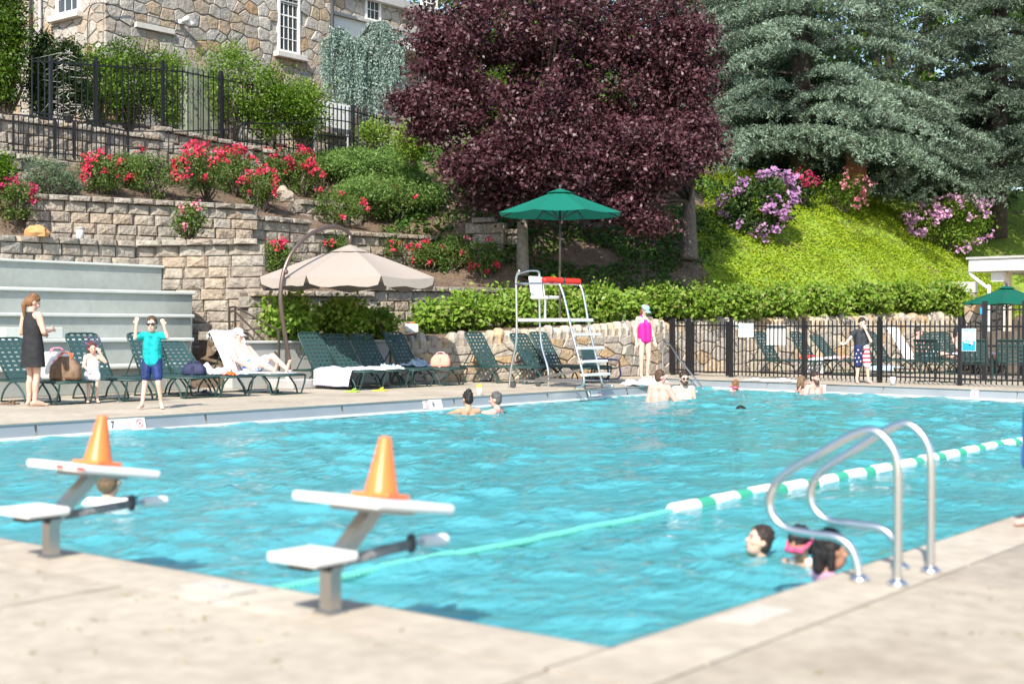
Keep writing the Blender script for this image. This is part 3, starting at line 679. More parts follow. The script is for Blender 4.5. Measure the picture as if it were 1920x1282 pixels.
MB().box((.4, (q1.y-q0.y)/2+.2, zt-.35), (.9, q1.y-q0.y+2, .62), bev=.03).build('fascia', 'white_trim', wg)
MB().box((.45, (q1.y-q0.y)/2+.2, zt), (1.1, q1.y-q0.y+2.2, .1)).build('fascia_cap', 'base_grey', wg)
q = onX(640, 180, XW+.5); MB().box((.3, q.y-YW0+.3, .9), (.5, .9, 1.8)).build('brick_pier', 'brick', wg)

# ================================================================ FENCES
def fence(label, pts, zb, zt, sp, postidx=(), pr=.012, post=.035, rails=(.12, -.14), spear=True, group='black metal picket fences', m='black_metal', posth=.06, cat='fence', name='picket_fence'):
    """pts: list of (x,y); zb, zt: callables of s"""
    f = empty(name, (pts[0][0], pts[0][1], 0), label=label, cat=cat, group=group); o = f.location; L = path_len(pts)
    cum = [path_len(pts[:k+1]) if k else 0 for k in range(len(pts))]
    for dz in rails:
        a = []
        for s in sorted(set(cum+[L*.25, L*.5, L*.75])):
            p, _ = path_pos(pts, s); z = (zb(s)+dz) if dz > 0 else (zt(s)+dz); a.append(Vector((p.x, p.y, z))-o)
        mb = MB()
        for i in range(len(a)-1): mb.bar(a[i], a[i+1], .03, .035)
        mb.build('rail', m, f)
    pm = MB()
    if spear: pm.rings([[(-pr, -pr, 0), (pr, -pr, 0), (pr, pr, 0), (-pr, pr, 0)], [(-pr, -pr, .97), (pr, -pr, .97), (pr, pr, .97), (-pr, pr, .97)], [(-.003, -.003, 1), (.003, -.003, 1), (.003, .003, 1), (-.003, .003, 1)]])
    else: pm.box((0, 0, .5), (pr*2, pr*2, 1))
    pme = pm.mesh('picket'); pme.materials.append(MT[m])
    if sp:
        n = int(L/sp)
        for i in range(n+1):
            s = L*i/n
            if any(abs(s-q) < post*1.3 for q in postidx): continue
            p, t_ = path_pos(pts, s); k = bpy.data.objects.new('picket', pme); col.objects.link(k); k.parent = f
            z0 = zb(s)+.03; k.location = (p.x-o.x, p.y-o.y, z0); k.scale = (1, 1, zt(s)-z0); k.rotation_euler = (0, 0, math.atan2(t_.y, t_.x))
    for q in postidx:
        p, t_ = path_pos(pts, q); z0 = zb(q)-.02; z1 = zt(q)+posth
        MB().box((p.x-o.x, p.y-o.y, (z0+z1)/2), (post*2, post*2, z1-z0), Matrix.Rotation(math.atan2(t_.y, t_.x), 3, 'Z')).build('post', m, f)
    return f
XF = -28.72
def sY(px, py, X, y0): return onX(px, py, X).y-y0
yf0 = onX(60, 110, XF).y; pp = [sY(p, y, XF, yf0) for p, y in ((95, 112), (180, 115), (305, 120), (415, 138), (515, 160), (575, 175))]
ztf = lerpf([(pp[0], onX(95, 110, XF).z), (pp[1], onX(180, 113, XF).z), (pp[2], onX(305, 118, XF).z), (pp[3], onX(415, 138, XF).z), (pp[4], onX(515, 160, XF).z), (pp[5], onX(575, 174, XF).z)])
fence('tall black picket fence on the high block wall in front of shrubs', [(XF, yf0), (XF, yf0+pp[5])], lambda s: 6.1, ztf, .165, pp, .011, .036)
yg = yf0+pp[5]; gl_ = sY(662, 180, XF, yg)
fence('black picket gate at the top of the terraces before a white board', [(XF, yg+.08), (XF, yg+gl_)], lambda s: 5.95, lambda s: onX(600, 190, XF).z, .16, (0.03, gl_-.1), .014, .05, cat='gate', name='picket_gate')
ye = sY(742, 200, XF, yg+gl_)
fence('black picket fence right of the upper gate beside the plum tree', [(XF, yg+gl_+.05), (XF-.3, yg+gl_+ye)], lambda s: 6.0, lambda s: onX(600, 190, XF).z-.02*s, .16, (ye-.1,), .014, .04)
XQ = -27.55
f = empty('stair_railing', (XQ, 17, 5), label='low black picket railing descending in front of the high block wall', cat='railing', group='black metal picket fences')
yq = onX(25, 214, XQ).y; q = [sY(p, 225, XQ, yq) for p in (25, 104, 140, 240)]
zq = lerpf([(q[0], onX(25, 214, XQ).z), (q[2], onX(140, 226, XQ).z), (q[3], onX(240, 246, XQ).z)])
bpy.data.objects.remove(f)
fence('low black picket railing descending in front of the high block wall', [(XQ, yq), (XQ, yq+q[3])], lambda s: zq(s)-.9, zq, .125, (q[0], q[1], q[2], q[3]), .009, .02, rails=(.1, -.01), spear=False, posth=0, name='stair_railing', cat='railing')
f = empty('handrail', (XQ, yq+q[3], 5), label='thin black two bar handrail running behind the red roses', cat='handrail', group='black metal picket fences'); o = f.location
tp_ = [(240, 246), (320, 247), (430, 243), (458, 232), (572, 231), (595, 222), (650, 228), (672, 235)]
bt_ = [(240, 279), (320, 280), (420, 274), (458, 264), (572, 262), (595, 253), (672, 258)]
MB().tube([onX(a, b, XQ)-o for a, b in tp_], .018, 6).build('top_bar', 'black_metal', f); MB().tube([onX(a, b, XQ)-o for a, b in bt_], .015, 6).build('lower_bar', 'black_metal', f)
for a, b in ((316, 247), (388, 245), (458, 232), (527, 231), (595, 222), (672, 235)):
    p = onX(a, b, XQ)-o; MB().tube([p, p-Vector((0, 0, .95))], .016, 6).build('post', 'black_metal', f)
# pool fence with gate
FA, FB = Vector((-17.85, 28.94)), Vector((-8.3, 27.35)); FT = (FB-FA).normalized()
def fs(px):                                              # arclength on the fence line under a pixel column
    q_ = ray(px, 650); a = Vector((q_.x, q_.y)); d = FB-FA; den = a.x*d.y-a.y*d.x
    tt = (FA.x*d.y-FA.y*d.x)/den; return (a*tt-FA).dot(FT)
LG0, LG1 = fs(1295), fs(1370)
def fpt(s, z=0): p = FA+FT*s; return Vector((p.x, p.y, z))
FH = 1.36
fence('short end panel of black pool fence beside the stone wall', [tuple(FA+FT*fs(1256)), tuple(FA+FT*(LG0-.02))], lambda s: .02, lambda s: FH, .12, (.1, LG0-fs(1256)-.06), .011, .042)
fence('black pool gate with picket bars next to the pool handrail', [tuple(FA+FT*(LG0+.05)), tuple(FA+FT*(LG1-.07))], lambda s: .05, lambda s: FH-.03, .115, (.02, LG1-LG0-.15), .011, .03, rails=(.06, -.09), cat='gate', name='picket_gate', posth=0)
pf = [fs(p)-LG1 for p in (1371, 1507, 1650, 1800)]; e = (FB-FA).length+2.5-LG1
fence('long black picket pool fence behind the far pool edge', [tuple(FA+FT*LG1), tuple(FA+FT*(LG1+e))], lambda s: .02, lambda s: FH, .115, pf+[e], .011, .036)
# taller fence in front of the pavilion
a, b = at(1846, 700, 31.5), at(1990, 700, 30.5)
fence('taller black picket fence under the far green umbrella', [(a.x, a.y), (b.x, b.y)], lambda s: .0, lambda s: 1.75, .125, (0, .9), .011, .05)
# far fence and brick pier on the hill crest
a, b = at(1545, 300, 47), at(1680, 300, 46)
fence('black fence half hidden by cedar boughs on the hill crest', [(a.x, a.y), (b.x, b.y)], lambda s: 5.6, lambda s: 7.15, .16, (0, 1.2, 2.4), .013, .04)
a = at(1606, 318, 45.8); br = empty('brick_pier', (a.x, a.y, a.z-.6), label='red brick pier on the hill crest between the cedars', cat='pier')
for k in range(16):
    for j in range(2):
        MB().box(((j-.5)*.27+(.0 if k % 2 else .0), 0, .07+.105*k), (.25, .5, .09), bev=.008).build('brick', 'brick', br)
MB().box((0, 0, .85), (.48, .44, 1.7)).build('pier_core', 'mortar', br)

# ================================================================ VEGETATION
rng = np.random.default_rng(17)
def unit(v): return v/np.maximum(np.linalg.norm(v, axis=-1, keepdims=True), 1e-9)
def leaf_mesh(P, size, nb=(0, 0, .5), asp=.5, fold=.2, dirs=None, name='leaves'):
    n = len(P); P = np.asarray(P, np.float32); size = np.broadcast_to(np.asarray(size, np.float32), (n,))*rng.uniform(.7, 1.3, n)
    nr = unit(rng.normal(size=(n, 3))+np.asarray(nb)*1.5); t_ = rng.normal(size=(n, 3)) if dirs is None else dirs
    t_ = unit(t_-nr*np.sum(t_*nr, 1, keepdims=True)); b_ = np.cross(nr, t_); s = size[:, None]
    V = np.empty((n, 4, 3), np.float32); V[:, 0] = P-t_*s*.5; V[:, 1] = P+b_*s*asp*.5+nr*s*fold*.5; V[:, 2] = P+t_*s*.5; V[:, 3] = P-b_*s*asp*.5+nr*s*fold*.5
    return mesh_np(name, V.reshape(-1, 3), np.arange(4*n).reshape(n, 4))
def lumps(dirs, k, amp, seed):
    g = np.random.default_rng(seed); c = unit(g.normal(size=(k, 3))); a = g.uniform(-amp, amp, k)
    return 1+np.sum(a[None]*np.exp(-((1-dirs@c.T)/.12)), 1)
def clump_pts(c, rad, n, per, cr, shell=.55, flat=.75, amp=.22, seed=1, zlo=-1.0, drop=0):
    d = unit(rng.normal(size=(n, 3))); d[:, 2] = np.where(d[:, 2] < zlo, -d[:, 2]*.3, d[:, 2])
    r = (rng.uniform(shell**3, 1, n)**(1/3))*lumps(d, 26, amp, seed)
    C = np.asarray(c)+d*r[:, None]*np.asarray(rad)
    P = np.repeat(C, per, 0)+rng.normal(size=(n*per, 3))*np.array([cr, cr, cr*flat])*rng.uniform(.55, 1.3, (n, 1)).repeat(per, 0)
    return P, C
def limbs(mb, base, C, n, r0, mid=.5):
    for k in rng.choice(len(C), min(n, len(C)), replace=False):
        e = Vector(C[k]); b = Vector(base); m_ = b.lerp(e, mid)+Vector(rng.normal(size=3)*.15)+Vector((0, 0, .15)); pts = arc([b, m_, e], 3)
        mb.tube(pts, [r0*(1-i/len(pts)*.85) for i in range(len(pts))], 5, cap=False)
def hill_d(px, py, d0):
    d = d0-5
    while d < d0+7:
        p = at(px, py, d)
        if p.x < frontX(p.y)-.4 and p.z < terr(p.x, p.y): return d
        d += .15
    return d0
def bush(name, label, cat, px, py, d, wpx, hpx, m, n=60, per=45, leaf=.08, cr=.13, group=None, deep=.8, flowers=None, shell=.4, nb=(0, 0, .5), asp=.5, amp=.2, stem='bark', hug=False, sink=.08):
    """bush whose foot is at pixel (px,py) at depth d"""
    d = hill_d(px, py, d) if hug else d; k = d/F_PX; b = at(px, py, d); rx = wpx*k/2; rz = hpx*k/2
    e = empty(name, (b.x, b.y, b.z-sink), label=label, cat=cat, group=group)
    c = (0, 0, rz+sink); P, C = clump_pts(c, (rx*.86, rx*deep*.86, rz*.86), n, per, cr, shell, seed=abs(int(px)), amp=amp)
    link('leaves', leaf_mesh(P, leaf, nb, asp), m, e)
    mb = MB(); limbs(mb, (0, 0, 0), C, 9, .02+rz*.02); mb.build('stems', stem, e)
    if flowers:
        fm, nf, fs_, where = flowers
        d_ = unit(rng.normal(size=(nf*5, 3))); g_ = np.random.default_rng(abs(int(px))+7); w3 = g_.normal(size=(3, 3))*3.2; fld = np.cos(d_@w3[0]+1)+np.cos(d_@w3[1]+2)+np.cos(d_@w3[2]); d_ = d_[(d_@np.array([.5, -.65, .5]) > where) & (fld > -.35)][:nf]
        Q = np.asarray(c)+d_*lumps(d_, 26, amp, abs(int(px)))[:, None]*np.array([rx, rx*deep, rz])*1.0
        pq = np.repeat(Q, 12, 0)+rng.normal(size=(len(Q)*12, 3))*fs_*.45
        tag(link('flowers', leaf_mesh(pq, fs_*.8, (.3, -.5, .5), .9), fm, e), kind='stuff')
    return e
def tree_bits(e, trunk_pts, radii, m='bark'):
    MB().tube(arc(trunk_pts, 4), [float(np.interp(i/(4*(len(trunk_pts)-1)), np.linspace(0, 1, len(radii)), radii)) for i in range(4*(len(trunk_pts)-1)+1)], 10).build('trunk', m, e, True)
# purple plum trees
def plum(label, px, py, d, cpx, cpy, dc, rx, rz, n, seed, lean, rw, lobes=()):
    b = at(px, py, d); b.z -= .25; c = at(cpx, cpy, dc); e = empty('plum_tree', b, label=label, cat='tree', group='purple leaf plum trees'); lc = c-b
    PL = 100; P, C = clump_pts(lc, (rx, rx*.85, rz), n, PL, .235, .4, .62, .42, seed, zlo=-.75)
    for (lx, ly, ld, lr, lz_, ln) in lobes:
        P2, C2 = clump_pts(at(lx, ly, ld)-b, (lr, lr*.8, lz_), ln, PL, .22, .3, .62, .25, int(lx)); P = np.concatenate([P, P2]); C = np.concatenate([C, C2])
    nb_ = unit(P-np.repeat(C, PL, 0))*.5+np.array([.05, -.1, .45])
    cr_ = link('crown', leaf_mesh(P, .115, nb_, .55), 'leaf_plum', e)
    fork = Vector((lean[0], lean[1], max(1.3, lc.z-rz*.85))); tree_bits(e, [(0, 0, 0), (lean[0]*.4, lean[1]*.4, fork.z*.5), fork, fork+Vector((0, 0, .7))], [rw*1.25, rw, rw*.85, rw*.6], 'bark' if px > 1100 else 'bark_pale')
    mb = MB(); limbs(mb, fork, C, 26, .055); mb.build('limbs', 'bark_dark', e)
DZ = 2.6; SC = .93
def LB(l): return [(a, b_, c-DZ, d_*SC, e_*SC, n_) for (a, b_, c, d_, e_, n_) in l]
plum('purple leafed plum tree with pale trunk behind the lifeguard umbrella', 980, 500, 36.0, 970, 140, 37.2-DZ, 2.7*SC, 3.5*SC, 345, 8, (-.1, .1), .15, LB([(815, 215, 36.2, .85, .75, 40), (890, 310, 35.6, .95, .6, 48), (970, 300, 35.8, 1.15, .9, 65), (1060, 290, 35.8, 1.2, 1.1, 74), (815, 90, 36.5, .85, 1.0, 40), (930, 375, 36.4, .6, .28, 22), (765, 190, 36.6, .42, .3, 14), (1000, 385, 36.8, .5, .25, 16)]))
plum('purple leafed plum tree with thick dark trunk on the ivy slope', 1293, 470, 37.2, 1175, 150, 38.2-DZ, 2.45*SC, 3.8*SC, 335, 9, (-.15, .2), .2, LB([(1150, 295, 36.4, 1.2, 1.2, 76), (1240, 290, 36.4, 1.15, 1.15, 70), (1305, 265, 36.8, .75, .9, 42), (1170, 390, 36.4, .8, .38, 36), (1215, 418, 36.4, .5, .25, 16), (1285, 120, 37.2, .8, 1.4, 45), (1110, 385, 36.6, .7, .32, 24)]))
# blue atlas cedars
def cedar(label, px, py, d, hgt, rmax, m, seed, nbr=95, zlo=.12, group='blue atlas cedars'):
    g = np.random.default_rng(seed); b = at(px, py, d); e = empty('cedar_tree', b, label=label, cat='tree', group=group); T_ = []; D_ = []; mb = MB()
    tree_bits(e, [(0, 0, -.5), (.05, 0, hgt*.5), (0, 0, hgt)], [.38, .25, .04], 'bark_dark')
    for k in range(nbr):
        h = zlo+(1-zlo)*(k/nbr)**1.45; z = h*hgt+g.uniform(-.3, .3); L_ = rmax*(1-h)**.62*g.uniform(.75, 1.12)+.4; az = k*2.399+g.uniform(-.4, .4)
        dr = np.array([math.cos(az), math.sin(az), 0]); sd_ = np.array([-dr[1], dr[0], 0]); n = 12; pts = []
        for i in range(n+1):
            t_ = i/n; pts.append(dr*L_*t_+np.array([0, 0, z+L_*(.20*t_-.42*t_*t_)])+sd_*L_*.06*math.sin(t_*4+k))
        mb.tube([Vector(p) for p in pts], [.06*(1-i/n*.9) for i in range(n+1)], 5, cap=False)
        for i in range(2, n+1):
            t_ = i/n
            if h > .52 and i % 2: continue
            for s_ in (-1, 1):
                for q_ in range(2 if h < .52 else 1):
                    ln = (L_*.30*(1-t_*.75)+.28)*g.uniform(.6, 1.15); dd_ = unit(dr*g.uniform(.45, 1.0)+sd_*s_*g.uniform(.5, 1.1)); nt_ = max(3, int(ln/(.08 if h < .52 else .14)))
                    u_ = (np.arange(nt_)+g.uniform(0, 1, nt_))/nt_; bp_ = pts[i]-(pts[i]-pts[i-1])*g.uniform(0, 1)
                    T_.append(bp_+dd_*ln*u_[:, None]+np.array([0, 0, 1])*(-.34*ln*u_**2+g.normal(0, .035, nt_))[:, None]); D_.append(np.repeat(dd_[None], nt_, 0))
    T_ = np.concatenate(T_); D_ = np.concatenate(D_); k = 4
    P = np.repeat(T_, k, 0)+g.normal(size=(len(T_)*k, 3))*.045; dirs = np.repeat(D_, k, 0)*.8+g.normal(size=(len(T_)*k, 3))*.7+np.array([0, 0, .35])
    link('foliage', leaf_mesh(P, .13, (0, 0, .45), .30, .1, dirs), m, e); mb.build('boughs', 'bark_dark', e)
    return len(P)
nc = cedar('pale blue cedar with layered boughs right of the plum trees', 1500, 330, 46.5, 17.0, 6.1, 'leaf_cedar', 3, 140, .05)
nc += cedar('darker blue cedar with drooping boughs at the right edge', 1868, 420, 47.5, 18.0, 5.8, 'leaf_cedar_dark', 4, 140, .08)
nc += cedar('blue cedar rising behind the purple plum crown', 1310, 330, 50.0, 19.0, 5.4, 'leaf_cedar', 6, 55, .05)
print('cedar tufts', nc)
# broadleaf trees filling the back
for k, (px, py, d, w_, h_) in enumerate([(1180, 330, 62, 760, 720), (1450, 300, 66, 620, 700), (1700, 310, 60, 620, 860), (1930, 330, 62, 640, 960), (2150, 330, 58, 500, 800), (930, 260, 56, 420, 620), (1330, 350, 55, 330, 420), (1060, 360, 50, 360, 330), (1480, 350, 54, 420, 210), (1740, 370, 53, 420, 210)]):
    e = bush('broadleaf_tree', ['green broadleaf tree far behind the plum crowns', 'green broadleaf tree far behind the pale blue cedar', 'green broadleaf tree in the gap between the two cedars', 'bright green broadleaf tree peeking out at the top right corner', 'broadleaf tree at the far right beyond the pavilion', 'broadleaf tree behind the left plum crown and the building wing', 'low broadleaf tree filling the gap between plum and pale cedar', 'low broadleaf tree screening the hillcrest behind the two plum trunks', 'dark low tree behind the pale cedar trunk on the crest', 'dark low tree behind the darker cedar trunk on the crest'][k], 'tree', px, py, d, w_, h_, 'leaf_tree', 190, 60, .34, .75, 'far broadleaf trees', stem='bark_dark', sink=.6)
# weeping blue cedar
b = at(665, 262, 42.5); e = empty('weeping_cedar', b, label='pale weeping blue cedar draped over the fence by the building', cat='tree'); T_ = []; D_ = []; mb = MB()
tree_bits(e, [(0, 0, -.4), (.1, .1, 1.4), (-.1, 0, 2.7)], [.12, .1, .06], 'bark_dark')
for (x0, y0, x1, y1) in ((665, 100, 608, 84), (665, 95, 630, 62), (665, 95, 682, 92), (665, 90, 724, 48), (665, 95, 756, 70), (665, 110, 650, 80), (665, 110, 715, 100), (665, 130, 610, 120), (665, 120, 740, 130), (665, 105, 680, 85)):
    for s_ in (-.5, .1, .6):
        A = at(x0, y0, 42.5)-b; E_ = at(x1, y1, 42.5)-b+(fw*s_*.9); mid = A.lerp(E_, .5)+Vector((0, 0, .3)); br_ = arc([A, mid, E_], 6); mb.tube(br_, .025, 5, cap=False)
        for p in br_[1:]:
            for _ in range(5):
                o_ = np.array(p)+rng.normal(size=3)*np.array([.07, .07, .03]); ln = min(rng.uniform(.25, 1.0)*(.35+2.1*math.sin(x1*.7+s_*3+p.x)**2), max(.2, p.z+.0)); n = int(ln/.06); u_ = np.arange(n)/n
                T_.append(o_+np.stack([.05*np.sin(u_*5+_), .05*np.cos(u_*4+_), -ln*u_+.06*np.sin(u_*3.1)], 1)); D_.append(np.repeat([[0, 0, -1.]], n, 0))
T_ = np.concatenate(T_); D_ = np.concatenate(D_); P = np.repeat(T_, 2, 0)+rng.normal(size=(len(T_)*2, 3))*.025
link('foliage', leaf_mesh(P, .085, (0, 0, .2), .4, .1, np.repeat(D_, 2, 0)+rng.normal(size=P.shape)*.6), 'leaf_weeping', e); mb.build('boughs', 'bark_dark', e)
# conifers and shrubs by the upper fence
def column(label, px, py, d, wpx, hpx, m, n=150):
    return bush('columnar_shrub', label, 'shrub', px, py, d, wpx, hpx, m, n, 60, .09, .16, 'columnar conifers by the upper fence', amp=.12, shell=.6, stem='bark_dark')
column('bright green arborvitae cut off by the left picture edge', 5, 232, 33.6, 105, 330, 'leaf_arbor', 260)
column('dark columnar conifer next to the arborvitae', 82, 232, 34.4, 62, 172, 'leaf_dark', 120); column('dark conifer with bare grey twigs before the shrubs', 128, 232, 34.7, 52, 165, 'leaf_dark', 110)
tw = MB(); b = at(118, 225, 33.9); e = empty('dead_twigs', b, label='bare grey twigs hanging in the dark conifer', cat='twigs')
for _ in range(46):
    a = Vector((rng.normal()*.12, rng.normal()*.1, rng.uniform(.1, 1.7))); tw.tube([a, a+Vector((rng.normal()*.15, rng.normal()*.1, rng.uniform(-.05, .1))), a+Vector((rng.normal()*.34, rng.normal()*.2, rng.uniform(-.2, .1)))], [.008, .006, .003], 4)
tw.build('twigs', 'sill', e)
SH = [(190, 245, 36, 120, 175, 'leaf_shrub', 'dense green shrub behind the fence, left of three below the facade'), (245, 245, 36.8, 140, 190, 'leaf_arbor', 'yellow green shrub with rounded top behind the fence'), (310, 245, 37, 90, 155, 'leaf_lightshrub', 'light green shrub against the facade left of the green cabinet'),
      (440, 262, 37.2, 125, 190, 'leaf_lightshrub', 'tall light green shrub right of the green cabinet'), (510, 270, 37.6, 110, 150, 'leaf_shrub', 'green shrub below the tall facade window'), (568, 272, 38.3, 90, 130, 'leaf_lightshrub', 'loose green shrub left of the white board')]
for (px, py, d, w_, h_, m, lab) in SH: bush('shrub', lab, 'shrub', px, py, d, w_, h_, m, 110, 60, .085, .2, 'shrubs below the facade', amp=.3)
bush('shrub', 'yellow green shrub right of the upper gate under the plum leaves', 'shrub', 770, 305, 37, 80, 70, 'leaf_hedge', 60, 50, .09, .15)
bush('shrub', 'yellow green shrub seen through the upper fence', 'shrub', 700, 275, 40, 70, 50, 'leaf_hedge', 40, 40, .09, .15)
bush('sage_bush', 'grey green feathery bush on the terrace at left', 'bush', 92, 364, 29.6, 98, 66, 'leaf_sage', 70, 60, .07, .12, nb=(0, 0, .1), asp=.22); bush('sage_bush', 'small grey green feathery bush right of the larger one', 'bush', 133, 364, 29.8, 46, 38, 'leaf_sage', 34, 50, .07, .1, nb=(0, 0, .1), asp=.22)
bush('shrub', 'round green shrub cut by the left edge beside the dark roses', 'shrub', -3, 375, 29, 50, 95, 'leaf_shrub', 60, 50, .08, .14)
# juniper
for (px, py, d, w_, h_, lab) in ((655, 338, 36.0, 140, 56, 'spreading green juniper below the upper gate, left mound'), (725, 352, 36.0, 170, 74, 'spreading green juniper below the upper gate, right mound'), (690, 396, 34.9, 170, 66, 'low juniper mound just above the trailing roses'), (775, 400, 35.6, 130, 76, 'juniper mound spilling down beside the plum tree shade')):
    bush('juniper', lab, 'shrub', px, py, d, w_, h_, 'leaf_juniper', 190, 70, .10, .13, 'spreading junipers', sink=.55, hug=True, asp=.24, nb=(0, 0, .25), shell=.6, amp=.1)
# roses
RS = [(188, 364, 29.9, 84, 76, 'petal_red', 26, .3, 'rose bush crowned with red flowers, first above the lantern wall'), (285, 372, 30.4, 94, 84, 'petal_red', 9, .3, 'leafy rose bush with few red flowers above the block wall'), (352, 356, 31.5, 90, 74, 'petal_red', 34, .2, 'rose bush massed with red flowers before the handrail'), (388, 376, 31.0, 86, 92, 'petal_red', 26, .4, 'upright rose bush with red crown at the end of the wall cap'),
      (440, 368, 32.4, 90, 84, 'petal_red', 46, -.1, 'rose bush thick with red flowers, middle of the long row'), (490, 398, 31.8, 92, 90, 'petal_red', 20, .3, 'rose bush spilling over the wall step with pink red flowers'), (505, 345, 34.2, 90, 62, 'petal_red', 40, -.1, 'rose bush with orange red flowers behind the boulders'), (570, 370, 34.4, 80, 88, 'petal_red', 30, .1, 'rose bush with red flowers left of the juniper'),
      (352, 446, 29.4, 62, 66, 'petal_pink', 7, .2, 'small pink rose bush growing in front of the block wall'), (640, 426, 34.0, 110, 82, 'petal_red', 9, .1, 'sprawling rose bush with scattered red flowers above the umbrella'), (735, 418, 34.4, 120, 66, 'petal_red', 8, .1, 'trailing rose bush with few red flowers beside the juniper'),
      (28, 418, 28.6, 92, 80, 'petal_dark', 16, -.1, 'dark red rose bush in shade at the left edge'), (518, 512, 29.6, 66, 62, 'petal_red', 10, .2, 'rose bush with crimson flowers left of the umbrella pole'), (615, 474, 33.0, 60, 34, 'petal_red', 5, .1, 'low rose bush peeping over the tan umbrella at left'), (722, 482, 33.0, 60, 40, 'petal_red', 7, .1, 'low rose bush peeping over the tan umbrella at right'),
      (800, 508, 33.0, 66, 56, 'petal_red', 9, .1, 'rose bush with red flowers right of the tan umbrella'), (848, 505, 33.2, 60, 66, 'petal_pink', 3, .4, 'light green rose bush with few flowers between two red ones'), (908, 524, 33.0, 78, 74, 'petal_red', 9, .0, 'round rose bush with red flowers on the mulch bed'), (235, 352, 31.4, 70, 62, 'petal_red', 14, .2, 'rose bush with red flowers set back behind the first two bushes'), (415, 345, 33.0, 80, 62, 'petal_red', 36, -.1, 'rose bush thick with red flowers set back against the upper wall'), (540, 352, 34.8, 70, 64, 'petal_red', 30, -.1, 'rose bush with orange red flowers just left of the juniper bank')]
for (px, py, d, w_, h_, fm, nf, wh, lab) in RS: bush('rose_bush', lab, 'rose bush', px, py, d, w_*1.18, h_*1.04, 'leaf_rose', 80, 38, .065, .1, 'rose bushes on the terraces', hug=px not in (352,), flowers=(fm, max(3, int(nf*.9)), .09, wh), amp=.3, shell=.3)
# hedge along the stone wall
HG = [(540, 630, 27.4, 112, 66, 'full bright green hedge bush under the umbrella pole'), (635, 630, 28.4, 110, 68, 'full hedge bush in the shade of the tan umbrella'), (711, 624, 29.4, 52, 38, 'small green bush right of the umbrella hedge'), (810, 622, 30.4, 62, 48, 'small pale green bush beside the white tote bag'), (880, 622, 31.0, 110, 76, 'big bright hedge bush left of the lifeguard chair'), (960, 616, 31.8, 105, 72, 'bright hedge bush directly behind the lifeguard chair'), (1040, 614, 32.6, 105, 76, 'bright hedge bush seen through the lifeguard ladder'), (1125, 612, 33.4, 110, 78, 'bright hedge bush right of the lifeguard chair'),
      (1185, 602, 34.2, 60, 52, 'low hedge bush left of the standing woman'), (1240, 598, 34.8, 90, 66, 'hedge bush behind the woman in pink'), (1310, 600, 35.4, 95, 62, 'hedge bush above the pool gate'), (1385, 600, 36.2, 100, 64, 'hedge bush above the gate sign'), (1460, 598, 36.8, 100, 62, 'hedge bush above the blank white board'), (1540, 594, 37.6, 105, 62, 'hedge bush left of the boy at the fence'), (1620, 592, 38.4, 105, 62, 'hedge bush above the boy at the fence'), (1700, 590, 39.2, 100, 60, 'hedge bush above the sunbathing couple'), (1775, 592, 39.8, 95, 62, 'last hedge bush before the far green umbrella')]
for (px, py, d, w_, h_, lab) in HG: bush('hedge_bush', lab, 'bush', px, py, d, w_, h_, 'leaf_hedge', 80 if w_ > 70 else 36, 40, .125, .14, 'hedge bushes along the stone wall', nb=(.2, -.4, .6), asp=.62, shell=.55, amp=.16)
# rhododendrons and azaleas
bush('rhododendron', 'large purple flowering rhododendron in the cedar shade', 'shrub', 1420, 442, 40.2, 150, 118, 'leaf_rhodo', 110, 45, .12, .2, 'rhododendrons on the slope', hug=True, flowers=('petal_purple', 52, .17, -.1), stem='bark', shell=.6)
bush('rhododendron', 'lilac flowering rhododendron on the sunny slope at right', 'shrub', 1775, 472, 43, 165, 112, 'leaf_hedge', 110, 45, .12, .2, 'rhododendrons on the slope', hug=True, flowers=('petal_lilac', 50, .17, -.1), shell=.6)
bush('azalea', 'dark red azalea beside the purple rhododendron', 'shrub', 1503, 390, 42, 62, 70, 'leaf_rhodo', 40, 40, .1, .16, hug=True, flowers=('petal_dark', 22, .12, -.2)); bush('azalea', 'yellow green azalea with coral flowers below the brick pier', 'shrub', 1582, 402, 42.5, 110, 84, 'leaf_hedge', 50, 34, .09, .18, hug=True, flowers=('petal_pink', 14, .13, .2), shell=.3)
# ground cover
def cover(name, label, n, xr, yr, m, size, mask, lift=.06, nb=(.2, -.3, .8), asp=.7):
    pts = []; xs_ = rng.uniform(*xr, n); ys_ = rng.uniform(*yr, n); nz = rng.normal(0, 1, n)
    for x, y, q_ in zip(xs_, ys_, nz):
        u_ = frontX(y)-x
        if u_ < .55 or not mask(x, y, u_): continue
        pts.append((x, y, terr(x, y)+lift*abs(q_)))
    tag(link(name, leaf_mesh(np.array(pts), size, nb, asp), m), label, 'plants', kind='stuff'); return len(pts)
def nz_(x, y, s=1.0, o=0): return math.sin(x*1.1*s+o)*math.cos(y*.9*s-o)+.6*math.sin(x*2.3*s-y*1.7*s+o*2)
def cedge(x, y): return x+17.4+.56*(y-29.4)+.3*math.sin(y*1.9)+.25*math.sin(y*4.3+1)
def bright(x, y, u_): return not (nz_(x, y, .8, 2.) > 1.05 and rng.uniform() < .6) and cedge(x, y) > -.25+.25*nz_(x, y, .7) and u_ < 13
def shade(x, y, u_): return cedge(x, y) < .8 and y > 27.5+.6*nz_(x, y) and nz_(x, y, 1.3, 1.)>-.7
c1 = cover('ground_cover', 'bright yellow green ground cover spreading over the sunny slope', 185000, (-31, -12), (29, 46), 'leaf_cover', .08, bright, .055)
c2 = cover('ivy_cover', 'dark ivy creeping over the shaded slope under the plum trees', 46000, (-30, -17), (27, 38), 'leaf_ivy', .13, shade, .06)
cover('ivy_cover', 'ivy trailing over the block walls below the plum tree', 5000, (-27.5, -24.6), (26.5, 33), 'leaf_ivy', .12, lambda x, y, u_: nz_(x, y, 1.5) > .1, .1)
